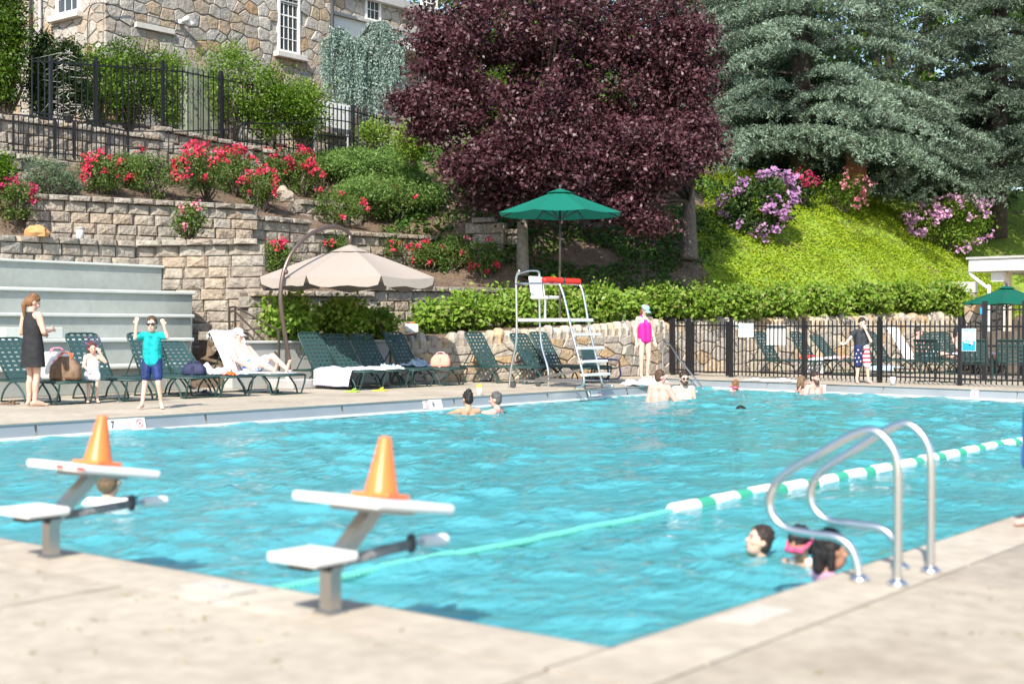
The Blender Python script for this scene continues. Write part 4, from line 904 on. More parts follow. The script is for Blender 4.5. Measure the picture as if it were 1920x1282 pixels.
print('cover', c1, c2)
# ================================================================ POOL EQUIPMENT
def text_mesh(s, size, bold=0.):
    cu = bpy.data.curves.new('txt', 'FONT'); cu.body = s; cu.size = size; cu.align_x = 'CENTER'; cu.align_y = 'CENTER'; cu.extrude = .0012; cu.offset = bold; cu.resolution_u = 3
    ob = bpy.data.objects.new('txt', cu); col.objects.link(ob); dg = bpy.context.evaluated_depsgraph_get()
    me = bpy.data.meshes.new_from_object(ob.evaluated_get(dg)); bpy.data.objects.remove(ob); me.materials.clear(); return me
def letters(s, size, m, parent, loc, rot, sx=1, name='lettering', bold=0.):
    o = link(name, text_mesh(s, size, bold), m, parent); o.location = loc; o.rotation_euler = rot; o.scale = (sx, 1, 1); return o
def board(name, label, cat, c, W, H, yaw, th=.008, m='sign_white', group=None, tilt=0):
    """sign whose front faces local -Y; yaw = rotation about z"""
    e = empty(name, c, yaw, label, cat, group); MB().box((0, 0, 0), (W, th, H), bev=.002).build('panel', m, e); return e
SR = (R(90), 0, 0)
def ring(parent, c, r, m, w=.006, bar=True):
    mb = MB(); n = 20; mb.tube([Vector((c[0]+r*math.cos(2*math.pi*i/n), c[1], c[2]+r*math.sin(2*math.pi*i/n))) for i in range(n)], w, 4, closed=True); mb.build('prohibition_ring', m, parent)
    if bar: MB().bar((c[0]-r*.7, c[1], c[2]+r*.7), (c[0]+r*.7, c[1], c[2]-r*.7), .006, .009, (0, 1, 0)).build('slash', m, parent)
    MB().tube(arc([(c[0]-r*.35, c[1]+.001, c[2]-r*.45), (c[0], c[1]+.001, c[2]+.1*r), (c[0]+r*.4, c[1]+.001, c[2]-r*.1)], 4), .005, 4).build('diver_figure', 'letter_dark', parent)
def lines(parent, c, W, n, dz, m='letter_faint'):
    for k in range(n): MB().box((c[0]+(.0 if k % 2 else .006), c[1], c[2]-k*dz), (W*(1-.2*(k % 3 == 2)), .002, .006)).build('text_line', m, parent)
def gut_sign(px, py, W, H, label, name='depth_marker'):
    """sign on the left gutter wall (faces +X)"""
    p = onX(px, py, XL+.045); e = board(name, label, 'sign', (XL+.042, p.y, -.092), W, H, R(90), group='pool depth markers'); e.rotation_euler = (R(-16), 0, R(90)); return e
e = gut_sign(238, 795, .58, .15, 'white depth marker with a seven on the gutter behind the far cone')
letters('7', .13, 'letter_dark', e, (-.22, -.006, 0), SR, .8, bold=.004); lines(e, (.0, -.0055, .05), .12, 3, .018); lines(e, (.0, -.0055, -.015), .12, 3, .018); ring(e, (.2, -.006, .005), .052, 'sign_red')
e = gut_sign(800, 757, .17, .12, 'small white no diving marker left of the number six', 'no_diving_marker'); ring(e, (0, -.006, 0), .045, 'sign_red', bar=False)
e = gut_sign(817, 759, .32, .15, 'white depth marker with a six on the gutter beside the couple'); letters('6', .13, 'letter_dark', e, (-.06, -.006, 0), SR, .8, bold=.004); lines(e, (.1, -.0055, .05), .08, 4, .028)
e = gut_sign(1115, 737, .44, .125, 'white depth marker with a five below the lifeguard chair'); letters('5', .12, 'letter_dark', e, (-.15, -.006, 0), SR, .8, bold=.004); lines(e, (.0, -.0055, .03), .1, 3, .028); ring(e, (.15, -.006, .0), .04, 'sign_red', bar=False)
def far_sign(px, py, lab):
    q_ = ray(px, py); tt = (26.9-.12*15)/(q_.y+.12*q_.x); p = CAM+q_*tt; e = board('no_diving_marker', lab, 'sign', (p.x, p.y-.05, -.09), .16, .145, R(-6.8), group='pool depth markers'); e.rotation_euler = (R(-16), 0, R(-6.8)); ring(e, (0, -.006, 0), .05, 'sign_red')
far_sign(1829, 739, 'white no diving marker on the far gutter'); far_sign(1544, 727, 'no diving marker behind the couple in the water')
e = empty('deck_marking', (-2.55, 5.05, .003), R(90), 'white depth tile set in the deck beside the grab rails', 'deck marking')
MB().box((0, .16, 0), (.36, .17, .006)).build('tile', 'worn_tile', e); letters('3', .12, 'letter_faint', e, (0, .16, .005), (0, 0, 0))
e = empty('deck_marking', (-4.9, 4.02, .003), 0, 'white depth tile set in the deck between the starting blocks', 'deck marking')
MB().box((0, 0, 0), (.34, .16, .006)).build('tile', 'worn_tile', e); letters('4', .11, 'letter_faint', e, (0, 0, .005), (0, 0, 0))
# signs on the fence
ang = math.atan2(FT.y, FT.x)
def fsign(px, py, W, H, name, label, side=-1):
    s_ = fs(px); p = fpt(s_); q_ = ray(px, py); d = (Vector((p.x, p.y, 0))-CAM).dot(fw); z = (CAM+q_*d).z
    return board(name, label, 'sign', (p.x+side*(-FT.y)*.03, p.y+side*FT.x*.03, z), W, H, ang)
e = fsign(1400, 619, .44, .325, 'gate_sign', 'white keep gate closed sign with pale blue letters on the fence')
letters('KEEP GATE', .125, 'letter_blue', e, (0, -.006, .075), SR, .72, bold=.002); letters('CLOSED', .16, 'letter_blue', e, (0, -.006, -.06), SR, .70, bold=.002)
fsign(1454, 628, .54, .47, 'blank_sign', 'blank white board hung behind the fence pickets', 1)
e = fsign(1818, 637, .31, .46, 'warning_sign', 'white and blue watch your children sign on the far fence')
MB().box((0, -.0055, -.12), (.29, .003, .2)).build('blue_field', 'sign_blue', e); letters('WATCH', .085, 'sign_blue', e, (0, -.006, .19), SR, .85, bold=.003); letters('YOUR CHILDREN', .034, 'letter_dark', e, (0, -.006, .14), SR, .95)
mb = MB(); mb.tube(arc([(-.07, -.007, .08), (-.07, -.007, 0), (-.02, -.007, .0), (.02, -.007, .07)], 4), .006, 5); mb.tube(arc([(.03, -.007, .1), (.05, -.007, .0), (.06, -.007, -.04)], 4), .006, 5); mb.build('hand_drawing', 'letter_faint', e)
MB().ell((.05, -.009, -.07), (.05, .004, .035)).build('child_drawing', 'sign_white', e); MB().ell((.03, -.010, -.095), (.03, .004, .02)).build('hair_drawing', 'letter_dark', e); MB().box((-.06, -.0085, -.05), (.1, .002, .02)).build('wave_drawing', 'sign_white', e)
# lane rope
rp = empty('lane_rope', (-5.4, YN, WZ), label='green and white lane rope floating across the pool', cat='lane rope')
MB().tube([(0, .02, .02), (0, YF(-5.4)-YN-.05, .02)], .008, 6).build('cable', 'rope_green', rp)
disc = MB()
for k in range(6): disc.lathe([(.02, -.002), (.055, 0), (.058, .012), (.055, .024), (.02, .026)], (0, 0, .034*k), 10)
dg_ = disc.mesh('float'); dg_.transform(Matrix.Rotation(R(-90), 4, 'X')); dg_.materials.append(MT['rope_green'])
wf = MB().lathe([(.012, 0), (.05, .006), (.062, .03), (.062, .36), (.05, .385), (.012, .39)], (0, 0, 0), 12).mesh('float'); wf.transform(Matrix.Rotation(R(-90), 4, 'X')); wf.materials.append(MT['rope_white'])
y = .35; k = 0
wl = [4.52, 5.17, 5.82, 6.44, 7.1, 7.75]
def rfl(me, y, red=False):
    o = bpy.data.objects.new('float', me); col.objects.link(o); o.parent = rp; o.location = (0, y, .008+.35*(wz(-5.4, y+YN+.1)-WZ)); o.rotation_euler = (0, rng.uniform(0, 3), 0)
dp_ = dg_.copy(); dp_.transform(Matrix.Scale(.45, 4, (1, 0, 0)) @ Matrix.Scale(.45, 4, (0, 0, 1))); dp_.materials[0] = MT['rope_pale']
while y < 4.5: rfl(dp_, y); y += .21
y = 4.52
while y < YF(-5.4)-YN-.5:
    rfl(wf, y); y += .40; rfl(dg_, y); y += .21
# starting blocks
def start_block(bx, by, lab, tags, word):
    e = empty('starting_block', (bx, by, 0), label=lab, cat='starting block', group='starting blocks on the near pool edge')
    # square post rising then leaning over the water (+Y)
    pth = [(0, 0, 0), (0, 0, .17), (0, .035, .215), (0, .26, .41)]
    hw, hd = .034, .031; rings = []
    for i, p in enumerate(pth):
        p = Vector(p); t_ = (Vector(pth[min(i+1, 3)])-Vector(pth[max(i-1, 0)])).normalized(); n_ = Vector((1, 0, 0)).cross(t_)
        rings.append([p+Vector((1, 0, 0))*a*hw+n_*b*hd for a, b in ((-1, -1), (1, -1), (1, 1), (-1, 1))])
    MB().rings(rings).build('post', 'steel_satin', e)
    MB().box((0, 0, .004), (.11, .1, .008), bev=.002).build('foot_plate', 'steel_satin', e)
    tl = Matrix.Rotation(R(-8.5), 3, 'X')
    MB().box((0, .26, .435), (.52, .49, .042), tl, bev=.014).build('platform', 'white_plastic', e)
    MB().box((0, .25, .405), (.26, .26, .02), tl).build('platform_bracket', 'steel_satin', e)
    MB().box((0, -.10, .248), (.29, .25, .04), bev=.012).build('rear_step', 'white_plastic', e)
    MB().box((0, -.08, .208), (.12, .2, .018)).build('step_bracket', 'dark_grey', e)
    a = MB(); a.bar((.0, .08, .205), (.0, .52, .225), .026, .042); a.build('grip_arm', 'arm_grey', e)
    MB().cap((0, .50, .205), .022, (0, .50, .25), .022).build('arm_clamp', 'dark_grey', e, True); MB().tube([(0, .5, .225), (0, .62, .222)], .01).build('grip_rod', 'steel_satin', e)
    MB().cap((-.015, .60, .222), .030, (.015, .70, .22), .030).build('hand_grip', 'white_plastic', e, True)
    if word: letters('KDI PARAGON', .045, 'letter_faint', e, (.0145, .28, .214), (R(90), R(-2.6), R(90)), .8, 'lettering')
    for tx in tags: MB().box((tx, .26-.245, .472), (.06, .008, .016), tl).build('tag', 'red_tag', e)
    return e
def cone(px, py, base, lab):
    e = empty('traffic_cone', base, label=lab, cat='cone', group='orange cones on the starting blocks'); e.rotation_euler = (R(-8.5), 0, R(12))
    MB().box((0, 0, .011), (.185, .185, .02), bev=.007).build('base', 'cone_orange', e)
    MB().lathe([(.078, .016), (.074, .026), (.071, .034), (.027, .252), (.025, .262), (.018, .265), (.016, .25)], (0, 0, 0), 24).build('cone_body', 'cone_orange', e, True)
start_block(-6.26, 4.03, 'starting block with white platform and cone, farther left on the pool edge', (.06, .24), True); start_block(-4.13, 3.98, 'starting block with white platform and cone, nearer one beside the lane rope', (), True)
cone(0, 0, (-6.2, 4.27, .4605), 'deep orange cone on the farther starting block'); cone(0, 0, (-4.07, 4.22, .4605), 'sunlit orange cone on the nearer starting block')
# grab rails
def grab(Y, pts, lab):
    A = onY(pts[0][0], pts[0][1], Y); e = empty('grab_rail', (A.x, Y, 0), label=lab, cat='grab rail', group='stainless grab rails at the pool ladder')
    P = [onY(a, b, Y)-Vector((A.x, Y, 0)) for a, b in pts]; P[0].z = 0; P[-1].z = 0
    MB().tube(arc(P, 6), .0205, 12).build('rail_tube', 'steel', e, True)
    for p in (P[0], P[-1]): MB().lathe([(.05, .001), (.05, .012), (.032, .026), (.021, .032)], (p.x, 0, 0), 16).build('flange', 'steel', e, True)
grab(6.05, [(1683, 1098), (1683, 1000), (1683, 880), (1672, 838), (1640, 808), (1600, 815), (1540, 848), (1470, 890), (1445, 925), (1446, 960), (1470, 988), (1520, 1000), (1570, 1008), (1600, 1035), (1612, 1088)], 'nearer curved stainless grab rail beside the children')
grab(6.48, [(1745, 1072), (1745, 980), (1745, 870), (1735, 825), (1702, 795), (1665, 805), (1610, 838), (1545, 880), (1521, 915), (1525, 950), (1552, 975), (1600, 982), (1650, 990), (1678, 1015), (1688, 1062)], 'farther curved stainless grab rail at the pool ladder')
# entry handrail in the far corner
e = empty('entry_handrail', (-17.3, 26.6, 0), label='stainless handrail sloping into the water at the far corner', cat='handrail'); o = e.location
A = Vector((-17.35, 27.05, 0)); dA = (A-CAM).dot(fw); top = at(1243, 650, dA); endp = Vector((-15.55, 26.6, -.25))
MB().tube(arc([Vector((top.x, top.y, 0))-o, Vector((top.x, top.y, top.z-.06))-o, top+Vector((.08, 0, .06))-o, top+Vector((.22, -.02, .04))-o, endp.lerp(top, .6)+Vector((0, 0, .12))-o, endp-o], 6), .021, 10).build('rail_tube', 'steel', e, True)
MB().lathe([(.05, 0), (.05, .012), (.022, .03)], (top.x-o.x, top.y-o.y, 0), 14).build('flange', 'steel', e)
# ---------------------------------------------------------------- lifeguard chair
lg = empty('lifeguard_chair', (-16.2, 21.3, 0), label='tubular steel lifeguard chair with white seat and ladder', cat='lifeguard chair'); o = lg.location
Xb, Xf, Ya, Yb = -17.1, -15.9, 20.95, 21.75               # back legs, front rails, near and far side
def lp(px, py, Y): return onY(px, py, Y)-o
yN, yFr = 20.75, 21.55
for Y, cols in ((yN, ((955, 727), (958, 690), (968, 638), (968, 560), (968, 520), (975, 507), (1000, 505))), (yFr, ((1028, 712), (1027, 690), (1014, 640), (1011, 560), (1011, 515), (1008, 508), (1000, 505)))):
    P = [lp(a, b, Y) for a, b in cols]; P[0].z = 0
    if Y == yFr: P[-1] = lp(1000, 505, Y)
    MB().tube(arc(P[:-1], 4), .024, 10).build('back_leg', 'steel', lg, True)
A1 = lp(968, 520, yN); A2 = lp(1011, 515, yFr); MB().tube(arc([A1, A1+Vector((0, .06, .07)), (A1+A2)/2+Vector((0, 0, .1)), A2+Vector((0, -.06, .07)), A2], 4), .022, 8).build('back_hoop', 'steel', lg, True)
for Y, pts in ((yN, ((968, 532), (1040, 532), (1052, 540), (1062, 575), (1072, 620), (1085, 670), (1094, 705), (1093, 722), (1078, 727))), (yFr, ((1011, 530), (1078, 533), (1090, 540), (1098, 575), (1106, 620), (1118, 670), (1126, 705), (1132, 720), (1150, 724)))):
    P = [lp(a, b, Y) for a, b in pts]; MB().tube(arc(P, 4), .024, 10).build('ladder_rail', 'steel', lg, True)
def rung(ya_, k):
    a = lp(ya_[0], k, yN); b = lp(ya_[1], k, yFr); b.z = a.z; return a, b
for (a, b, y) in ((1077, 1113, 627), (1083, 1119, 653), (1089, 1125, 678), (1094, 1129, 703)):
    A, Bq = lp(a, y, yN), lp(b, y, yFr); Bq.z = A.z; Bq.x = A.x; MB().box((A+Bq)/2+Vector((0, 0, 0)), (.14, abs(Bq.y-A.y), .045), bev=.008).build('ladder_step', 'white_plastic', lg)
pa = lp(972, 600, yN); pb_ = lp(1066, 600, yN); MB().box(((pa.x+pb_.x)/2, (yN+yFr)/2-o.y, pa.z), (pb_.x-pa.x, yFr-yN+.05, .06), bev=.01).build('platform', 'white_plastic', lg)
s0 = lp(1022, 550, (yN+yFr)/2); MB().lathe([(.03, pa.z), (.03, s0.z-.1)], (s0.x, s0.y, 0), 10).build('seat_post', 'steel', lg)
MB().box((s0.x, s0.y, s0.z-.08), (.42, .42, .06), bev=.025).build('seat', 'white_plastic', lg)
MB().box((s0.x-.2, s0.y, s0.z+.13), (.06, .42, .42), Matrix.Rotation(R(-10), 3, 'Y'), bev=.025).build('seat_back', 'white_plastic', lg)
for Y in (yN, yFr):
    a, b = lp(958, 705, yN), lp(1094, 708, yN); MB().tube([Vector((a.x, Y-o.y, .16)), Vector((b.x, Y-o.y, .16))], .02, 8).build('base_rail', 'steel_satin', lg)
    MB().lathe([(.03, -.02), (.065, -.018), (.065, .018), (.03, .02)], (a.x+.03, Y-o.y+.03, .066), 14, rot=Matrix.Rotation(R(90), 3, 'X')).build('wheel', 'dark_grey', lg)
a, b = lp(1012, 702, yFr), lp(1090, 680, yFr); MB().bar((a.x, a.y, .17), (b.x, b.y, .36), .05, .05).build('brace', 'steel_satin', lg)
rt_ = empty('rescue_tube', lp(1032, 526, yN-.02)+o, label='red rescue tube lying across the lifeguard chair armrests', cat='rescue tube')
q = lp(1085, 527, yFr)+o-rt_.location; q = Vector((q.x*.9, q.y*.9, 0)); n_ = 10
MB().tube(arc([-q*.28, Vector((0, 0, .01)), q*.5, q*.96, q*1.15], 4), [.045]+[.06]*15+[.045], 10).build('foam_body', 'red_foam', rt_, True); MB().tube([q*.42, q*.50], .066, 10).build('strap', 'dark_grey', rt_)
MB().tube(arc([-q*.28, -q*.3+Vector((0, 0, -.15)), -q*.3+Vector((.03, 0, -.32))], 4), .008, 5).build('leash', 'dark_grey', rt_)
def parasol(name, label, c, rad, z0, z1, zb, m, m2, group=None, n=8, drop=.07):
    e = empty(name, (c[0], c[1], zb), label=label, cat='umbrella', group=group); Z0, Z1 = z0-zb, z1-zb
    MB().tube([(0, 0, 0), (0, 0, Z1+.03)], .022, 10).build('pole', 'pole_brown', e, True); MB().ell((0, 0, Z1+.06), (.03, .03, .04)).build('finial', 'dark_grey', e, True)
    for k in range(n):
        a0, a1 = 2*math.pi*(k+.3)/n, 2*math.pi*(k+1.3)/n; rows = []
        for i in range(7):
            t_ = i/6; r_ = rad*t_; zz = Z1-(Z1-Z0)*(t_**1.12)-.02*math.sin(t_*math.pi); row = []
            for j in range(6):
                s_ = j/5; a = Vector((math.cos(a0), math.sin(a0), 0))*r_; b = Vector((math.cos(a1), math.sin(a1), 0))*r_
                p = a.lerp(b, s_); sag = .045*t_*math.sin(s_*math.pi); row.append(Vector((p.x*(1-sag*.3), p.y*(1-sag*.3), zz-sag*.55)))
            rows.append(row)
        mb = MB()
        for i in range(6):
            for j in range(5): mb.add([rows[i][j], rows[i][j+1], rows[i+1][j+1], rows[i+1][j]], [(0, 1, 2, 3)])
        if drop:
            for j in range(5):
                p, q_ = rows[6][j], rows[6][j+1]; d0 = drop*(1-.0*math.sin(j/5*math.pi)); mb.add([p, q_, q_*1.005-Vector((0, 0, d0)), p*1.005-Vector((0, 0, d0))], [(0, 1, 2, 3)])
        mb.build('canopy_panel', m, e, True)
        MB().bar(Vector((math.cos(a0), math.sin(a0), 0))*.05+Vector((0, 0, Z1-.03)), Vector((math.cos(a0), math.sin(a0), 0))*rad*.99+Vector((0, 0, Z0-.015)), .015, .018).build('rib', 'dark_grey', e)
        MB().bar(Vector((math.cos(a0), math.sin(a0), 0))*.03+Vector((0, 0, Z0-.1)), Vector((math.cos(a0), math.sin(a0), 0))*rad*.5+Vector((0, 0, (Z0+Z1)/2-.01)), .012, .015).build('strut', 'dark_grey', e)
    v = [[Vector((math.cos(2*math.pi*(k+.3)/n)*rad*t_, math.sin(2*math.pi*(k+.3)/n)*rad*t_, Z1+.03-(Z1-Z0)*t_*.92)) for k in range(n)] for t_ in (.02, .22)]
    MB().rings(v, cap=False).build('vent_cap', m2, e); return e
yU = 21.3; cU = onY(1050, 405, yU); kU = (cU-CAM).dot(fw)/F_PX
parasol('lifeguard_umbrella', 'dark green market umbrella shading the lifeguard chair', (cU.x, cU.y), 122*kU, onY(1050, 402, yU).z, onY(1050, 356, yU).z, pa.z+.03, 'fabric_green', 'fabric_green', 'green market umbrellas', drop=.0)
c3 = at(1887, 570, 32.5); parasol('market_umbrella', 'dark green market umbrella over the far terrace at right edge', (c3.x, c3.y), 1.0, at(1887, 568, 32.5).z, at(1887, 537, 32.5).z, 0, 'fabric_green_dark', 'fabric_green_dark', 'green market umbrellas', drop=.03)
c3 = at(1560, 300, 52); parasol('market_umbrella', 'dark green umbrella half hidden behind cedar boughs on the crest', (c3.x, c3.y), 1.7, at(1560, 238, 52).z, at(1560, 205, 52).z, 5.6, 'fabric_green_dark', 'fabric_green_dark', 'green market umbrellas', drop=.05)
# cantilever tan umbrella
cu = empty('cantilever_umbrella', (-18.4, 17.35, 0), label='tan cantilever umbrella on a curved brown pole', cat='umbrella'); o = cu.location
bx = onZ(552, 728, 0); X0 = bx.x-.1; cX = X0
P = [onX(a, b, cX)-o for a, b in ((541, 700), (541, 670), (533, 620), (526, 560), (532, 510), (550, 470), (580, 440), (620, 425), (645, 430), (656, 440))]; P[0].z = .12
MB().tube(arc(P, 5), .042, 12).build('pole', 'pole_brown', cu, True); q = P[0]
MB().box((q.x+.05, q.y+.1, .09), (.75, .75, .18), bev=.02).build('base_block', 'base_grey', cu); MB().lathe([(.07, .16), (.07, .34), (.05, .36)], (q.x, q.y, 0), 14).build('base_sleeve', 'base_grey', cu)
MB().tube([P[-1]+Vector((0, 0, .02)), P[-1]-Vector((0, 0, .24))], .04, 10).build('hanger', 'pole_brown', cu, True); MB().ell(P[4]+Vector((.06, .0, 0)), (.05, .05, .05)).build('pole_knob', 'pole_brown', cu)
cc = onX(656, 462, cX)-o; kk = 25.3/F_PX; rad = 186*kk; Z1 = cc.z; Z0 = (onX(656, 522, cX)-o).z; n = 8
for k in range(n):
    a0, a1 = 2*math.pi*(k+.42)/n, 2*math.pi*(k+1.42)/n; rows = []
    for i in range(8):
        t_ = .16+.84*i/7; zz = Z1-.1-(Z1-.1-Z0)*((t_-.16)/.84)**1.12; row = []
        for j in range(8):
            s_ = j/7; p = Vector((math.cos(a0), math.sin(a0), 0)).lerp(Vector((math.cos(a1), math.sin(a1), 0)), s_)*rad*t_; sag = .05*t_*math.sin(s_*math.pi)
            row.append(Vector((p.x+cc.x, p.y+cc.y, zz-sag)))
        rows.append(row)
    mb = MB()
    for i in range(7):
        for j in range(7): mb.add([rows[i][j], rows[i][j+1], rows[i+1][j+1], rows[i+1][j]], [(0, 1, 2, 3)])
    mb.build('canopy_panel', 'fabric_tan', cu, True)
    vl = MB(); low = []
    for j in range(8):
        p = rows[7][j]; s_ = j/7; out = Vector((p.x-cc.x, p.y-cc.y, 0)).normalized(); dd_ = .17+.03*math.sin(s_*math.pi*3+k); lx = .5+(s_-.5)*.90
        pp_ = rows[7][0].lerp(rows[7][7], lx); pp_.z = p.z-dd_; low.append(pp_+out*.02)
    for j in range(7): vl.add([rows[7][j], rows[7][j+1], low[j+1], low[j]], [(0, 1, 2, 3)])
    vl.build('valance', 'fabric_tan', cu, True)
    a_ = Vector((math.cos(a0), math.sin(a0), 0)); MB().bar(cc+a_*.08+Vector((0, 0, -.16)), Vector((cc.x, cc.y, Z0-.02))+a_*rad*.99, .02, .022).build('rib', 'pole_brown', cu)
MB().rings([[Vector((cc.x+math.cos(2*math.pi*(k+.42)/n)*rad*t_, cc.y+math.sin(2*math.pi*(k+.42)/n)*rad*t_, z)) for k in range(n)] for t_, z in ((.02, Z1+.03), (.23, Z1-.12))], cap=False).build('vent_cap', 'fabric_tan', cu)
MB().tube([cc+Vector((0, 0, .2)), cc-Vector((0, 0, .55))], .03, 8).build('mast', 'pole_brown', cu)

# ================================================================ LOUNGE CHAIRS
def lounge_parts(theta, e):
    ct, s_t = math.cos(theta), math.sin(theta); hw = .31; HX, SZ = -.33, .36
    bk = lambda l, y, up_=0: Vector((HX-l*ct-up_*s_t, y, SZ+l*s_t-up_*ct*-1))
    f = MB()
    for y in (-hw, hw): f.tube([(-.88, y, SZ-.02), (1.0, y, SZ-.02)], .0165, 7)
    f.tube([(1.0, -hw, SZ-.02), (1.0, hw, SZ-.02)], .0165, 7); f.tube([(-.88, -hw, SZ-.02), (-.88, hw, SZ-.02)], .0165, 7); f.build('seat_frame', 'chair_green', e, True)
    b = MB(); L_ = .84; b.tube([bk(0, -hw), bk(L_-.08, -hw)]+[bk(L_-.02, -hw+.03), bk(L_, -hw+.1), bk(L_, hw-.1), bk(L_-.02, hw-.03)]+[bk(L_-.08, hw), bk(0, hw)], .0165, 7); b.build('back_frame', 'chair_green', e, True)
    ws_ = MB()
    for i in range(15):
        x = HX+.05+i*.088; ws_.box((x, 0, SZ), (.054, 2*hw, .006))
    for i in range(5): ws_.box((.33, -.232+i*.116, SZ+.006), (1.32, .056, .005))
    ws_.build('seat_webbing', 'strap_green', e)
    wb = MB(); rotb = Matrix.Rotation(math.pi-theta, 3, 'Y').to_3x3(); rb = Matrix(((-ct, 0, -s_t), (0, 1, 0), (s_t, 0, -ct))).to_3x3()
    for i in range(9): wb.box(bk(.06+i*.088, 0), (.054, 2*hw, .006), rb)
    for i in range(5): wb.box(bk(L_/2, -.232+i*.116, .006), (L_-.02, .056, .005), rb)
    wb.build('back_webbing', 'strap_green', e)
    for y in (-hw, hw):
        MB().tube([bk(.42, y*.96), (-.8, y*.96, SZ-.02)], .012, 6).build('back_strut', 'chair_green', e)
        MB().tube(arc([(-.52, y, .012), (-.44, y, .18), (-.2, y, .33), (.05, y, .18), (.13, y, .012)], 4), .016, 7).build('leg', 'chair_green', e, True)
        MB().tube(arc([(1.0, y, SZ-.02), (.97, y, .2), (.88, y, .012), (.80, y, .012), (.74, y, .15), (.55, y, .335)], 3), .016, 7).build('leg', 'chair_green', e, True)
    for x in (-.52, .13, .86): MB().tube([(x, -hw, .014), (x, hw, .014)], .014, 6).build('foot_bar', 'chair_green', e)
PROTO = {}
def lounge(x, y, label, rz=0, theta=58, group='green strap lounge chairs along the left deck'):
    if theta not in PROTO:
        e = empty('lounge_chair', (0, 0, 0)); lounge_parts(R(theta), e); PROTO[theta] = e; c = e
    else: c = copy_tree(PROTO[theta])
    c.location = (x, y, 0); c.rotation_euler = (0, 0, rz); tag(c, label, 'lounge chair', group); return c
CX = -18.95
def chY(px, py=632, X=-19.72): return onX(px, py, X).y
CH = {}
for key, px, dx, th, lab in (('c1', 20, 0, 50, 'green lounge chair cut by the left edge behind the woman in black'), ('c2', 150, 0, 58, 'green lounge chair holding the brown bag and the seated girl'), ('c3', 263, 0, 58, 'green lounge chair right behind the boy in turquoise'), ('c4', 326, .1, 42, 'low reclined lounge chair with crumpled white towels'),
                             ('c5', 424, .2, 58, 'lounge chair under a white striped towel with the sunbathing man'), ('c6', 580, 0, 58, 'lounge chair with a white towel hanging off its side'), ('c7', 627, .0, 54, 'lounge chair shaded by the umbrella, second of the shaded row'), ('c8', 676, 0, 54, 'lounge chair shaded by the umbrella, third of the shaded row'), ('c9', 737, .0, 58, 'lounge chair with blue towel and salmon bag'),
                             ('c10', 888, .75, 58, 'sunny lounge chair left of the lifeguard chair'), ('c11', 973, 1.2, 54, 'lounge chair behind the lifeguard chair legs, in half shade'), ('c12', 1008, 1.4, 58, 'lounge chair behind the lifeguard ladder')):
    X = CX+dx; y = onX(px, 632, X-.77).y; CH[key] = (X, y); lounge(X, y, lab, R(2*math.sin(px)), th)
# folded dark chair by the ladder
p = onZ(1128, 712, 0); e = empty('armchair', (p.x-.2, p.y+.3, 0), R(5), 'dark navy tubular armchair end behind the lifeguard ladder', 'chair')
for y in (-.28, .28): MB().tube(arc([(-.35, y, .02), (.28, y, .02), (.3, y, .3), (.28, y, .42), (.1, y, .45), (-.35, y, .46)], 3), .022, 7).build('side_frame', 'bag_navy', e, True)
MB().box((-.05, 0, .25), (.6, .54, .04), bev=.012).build('seat', 'strap_green', e); MB().box((-.36, 0, .5), (.04, .54, .5), Matrix.Rotation(R(-14), 3, 'Y'), bev=.012).build('backrest', 'strap_green', e)
# chairs beyond the fence
for px, d, th, lab in ((1432, 34.6, 58, 'lounge chair beyond the fence, leftmost by the stone wall'), (1500, 35.0, 58, 'lounge chair beyond the fence left of the draped towel'), (1545, 35.2, 48, 'lounge chair beyond the fence with striped towels'), (1612, 35.6, 58, 'lounge chair beyond the fence behind the boy'), (1640, 36.2, 58, 'lounge chair beyond the fence right of the boy'), (1690, 35.2, 58, 'lounge chair beyond the fence with white towel and couple'), (1742, 36.4, 58, 'lounge chair beyond the fence behind the couple'), (1780, 36.8, 58, 'lounge chair beyond the fence right of the couple')):
    p = at(px+40, 690, d); lounge(p.x, p.y, lab, R(-2), th, 'green strap lounge chairs beyond the fence')
    CH['f%d' % px] = (p.x, p.y)
def strap_chair(px, py, d, lab, rz):
    p = at(px, py, d); e = empty('strap_armchair', (p.x, p.y, 0), rz, lab, 'chair', 'green strap armchairs by the far fence')
    for y in (-.3, .3): MB().tube(arc([(-.3, y, .016), (.3, y, .016), (.34, y, .2), (.3, y, .55), (.1, y, .6), (-.32, y, .58)], 3), .018, 7).build('side_frame', 'chair_green', e, True)
    w1 = MB(); w2 = MB(); rr_ = Matrix.Rotation(R(-15), 3, 'Y')
    for i in range(6): w1.box((-.22+i*.09, 0, .38), (.055, .58, .008)); w2.box((-.3-.023*i, 0, .46+i*.088), (.008, .58, .055), rr_)
    for i in range(5): w1.box((0, -.22+i*.11, .386), (.52, .05, .006)); w2.box((-.352, -.22+i*.11, .68), (.006, .05, .52), rr_)
    w1.build('seat_webbing', 'strap_green', e); w2.build('back_webbing', 'strap_green', e)
    MB().tube([(-.3, -.3, .4), (-.44, -.3, .93), (-.44, .3, .93), (-.3, .3, .4)], .018, 7).build('back_frame', 'chair_green', e)
strap_chair(1758, 720, 29.8, 'green strap armchair against the far fence beside the paper cup', R(75)); strap_chair(1830, 720, 30.2, 'green strap armchair below the blue warning sign', R(100)); strap_chair(1905, 720, 30.0, 'green strap armchair at the far right picture edge', R(95))

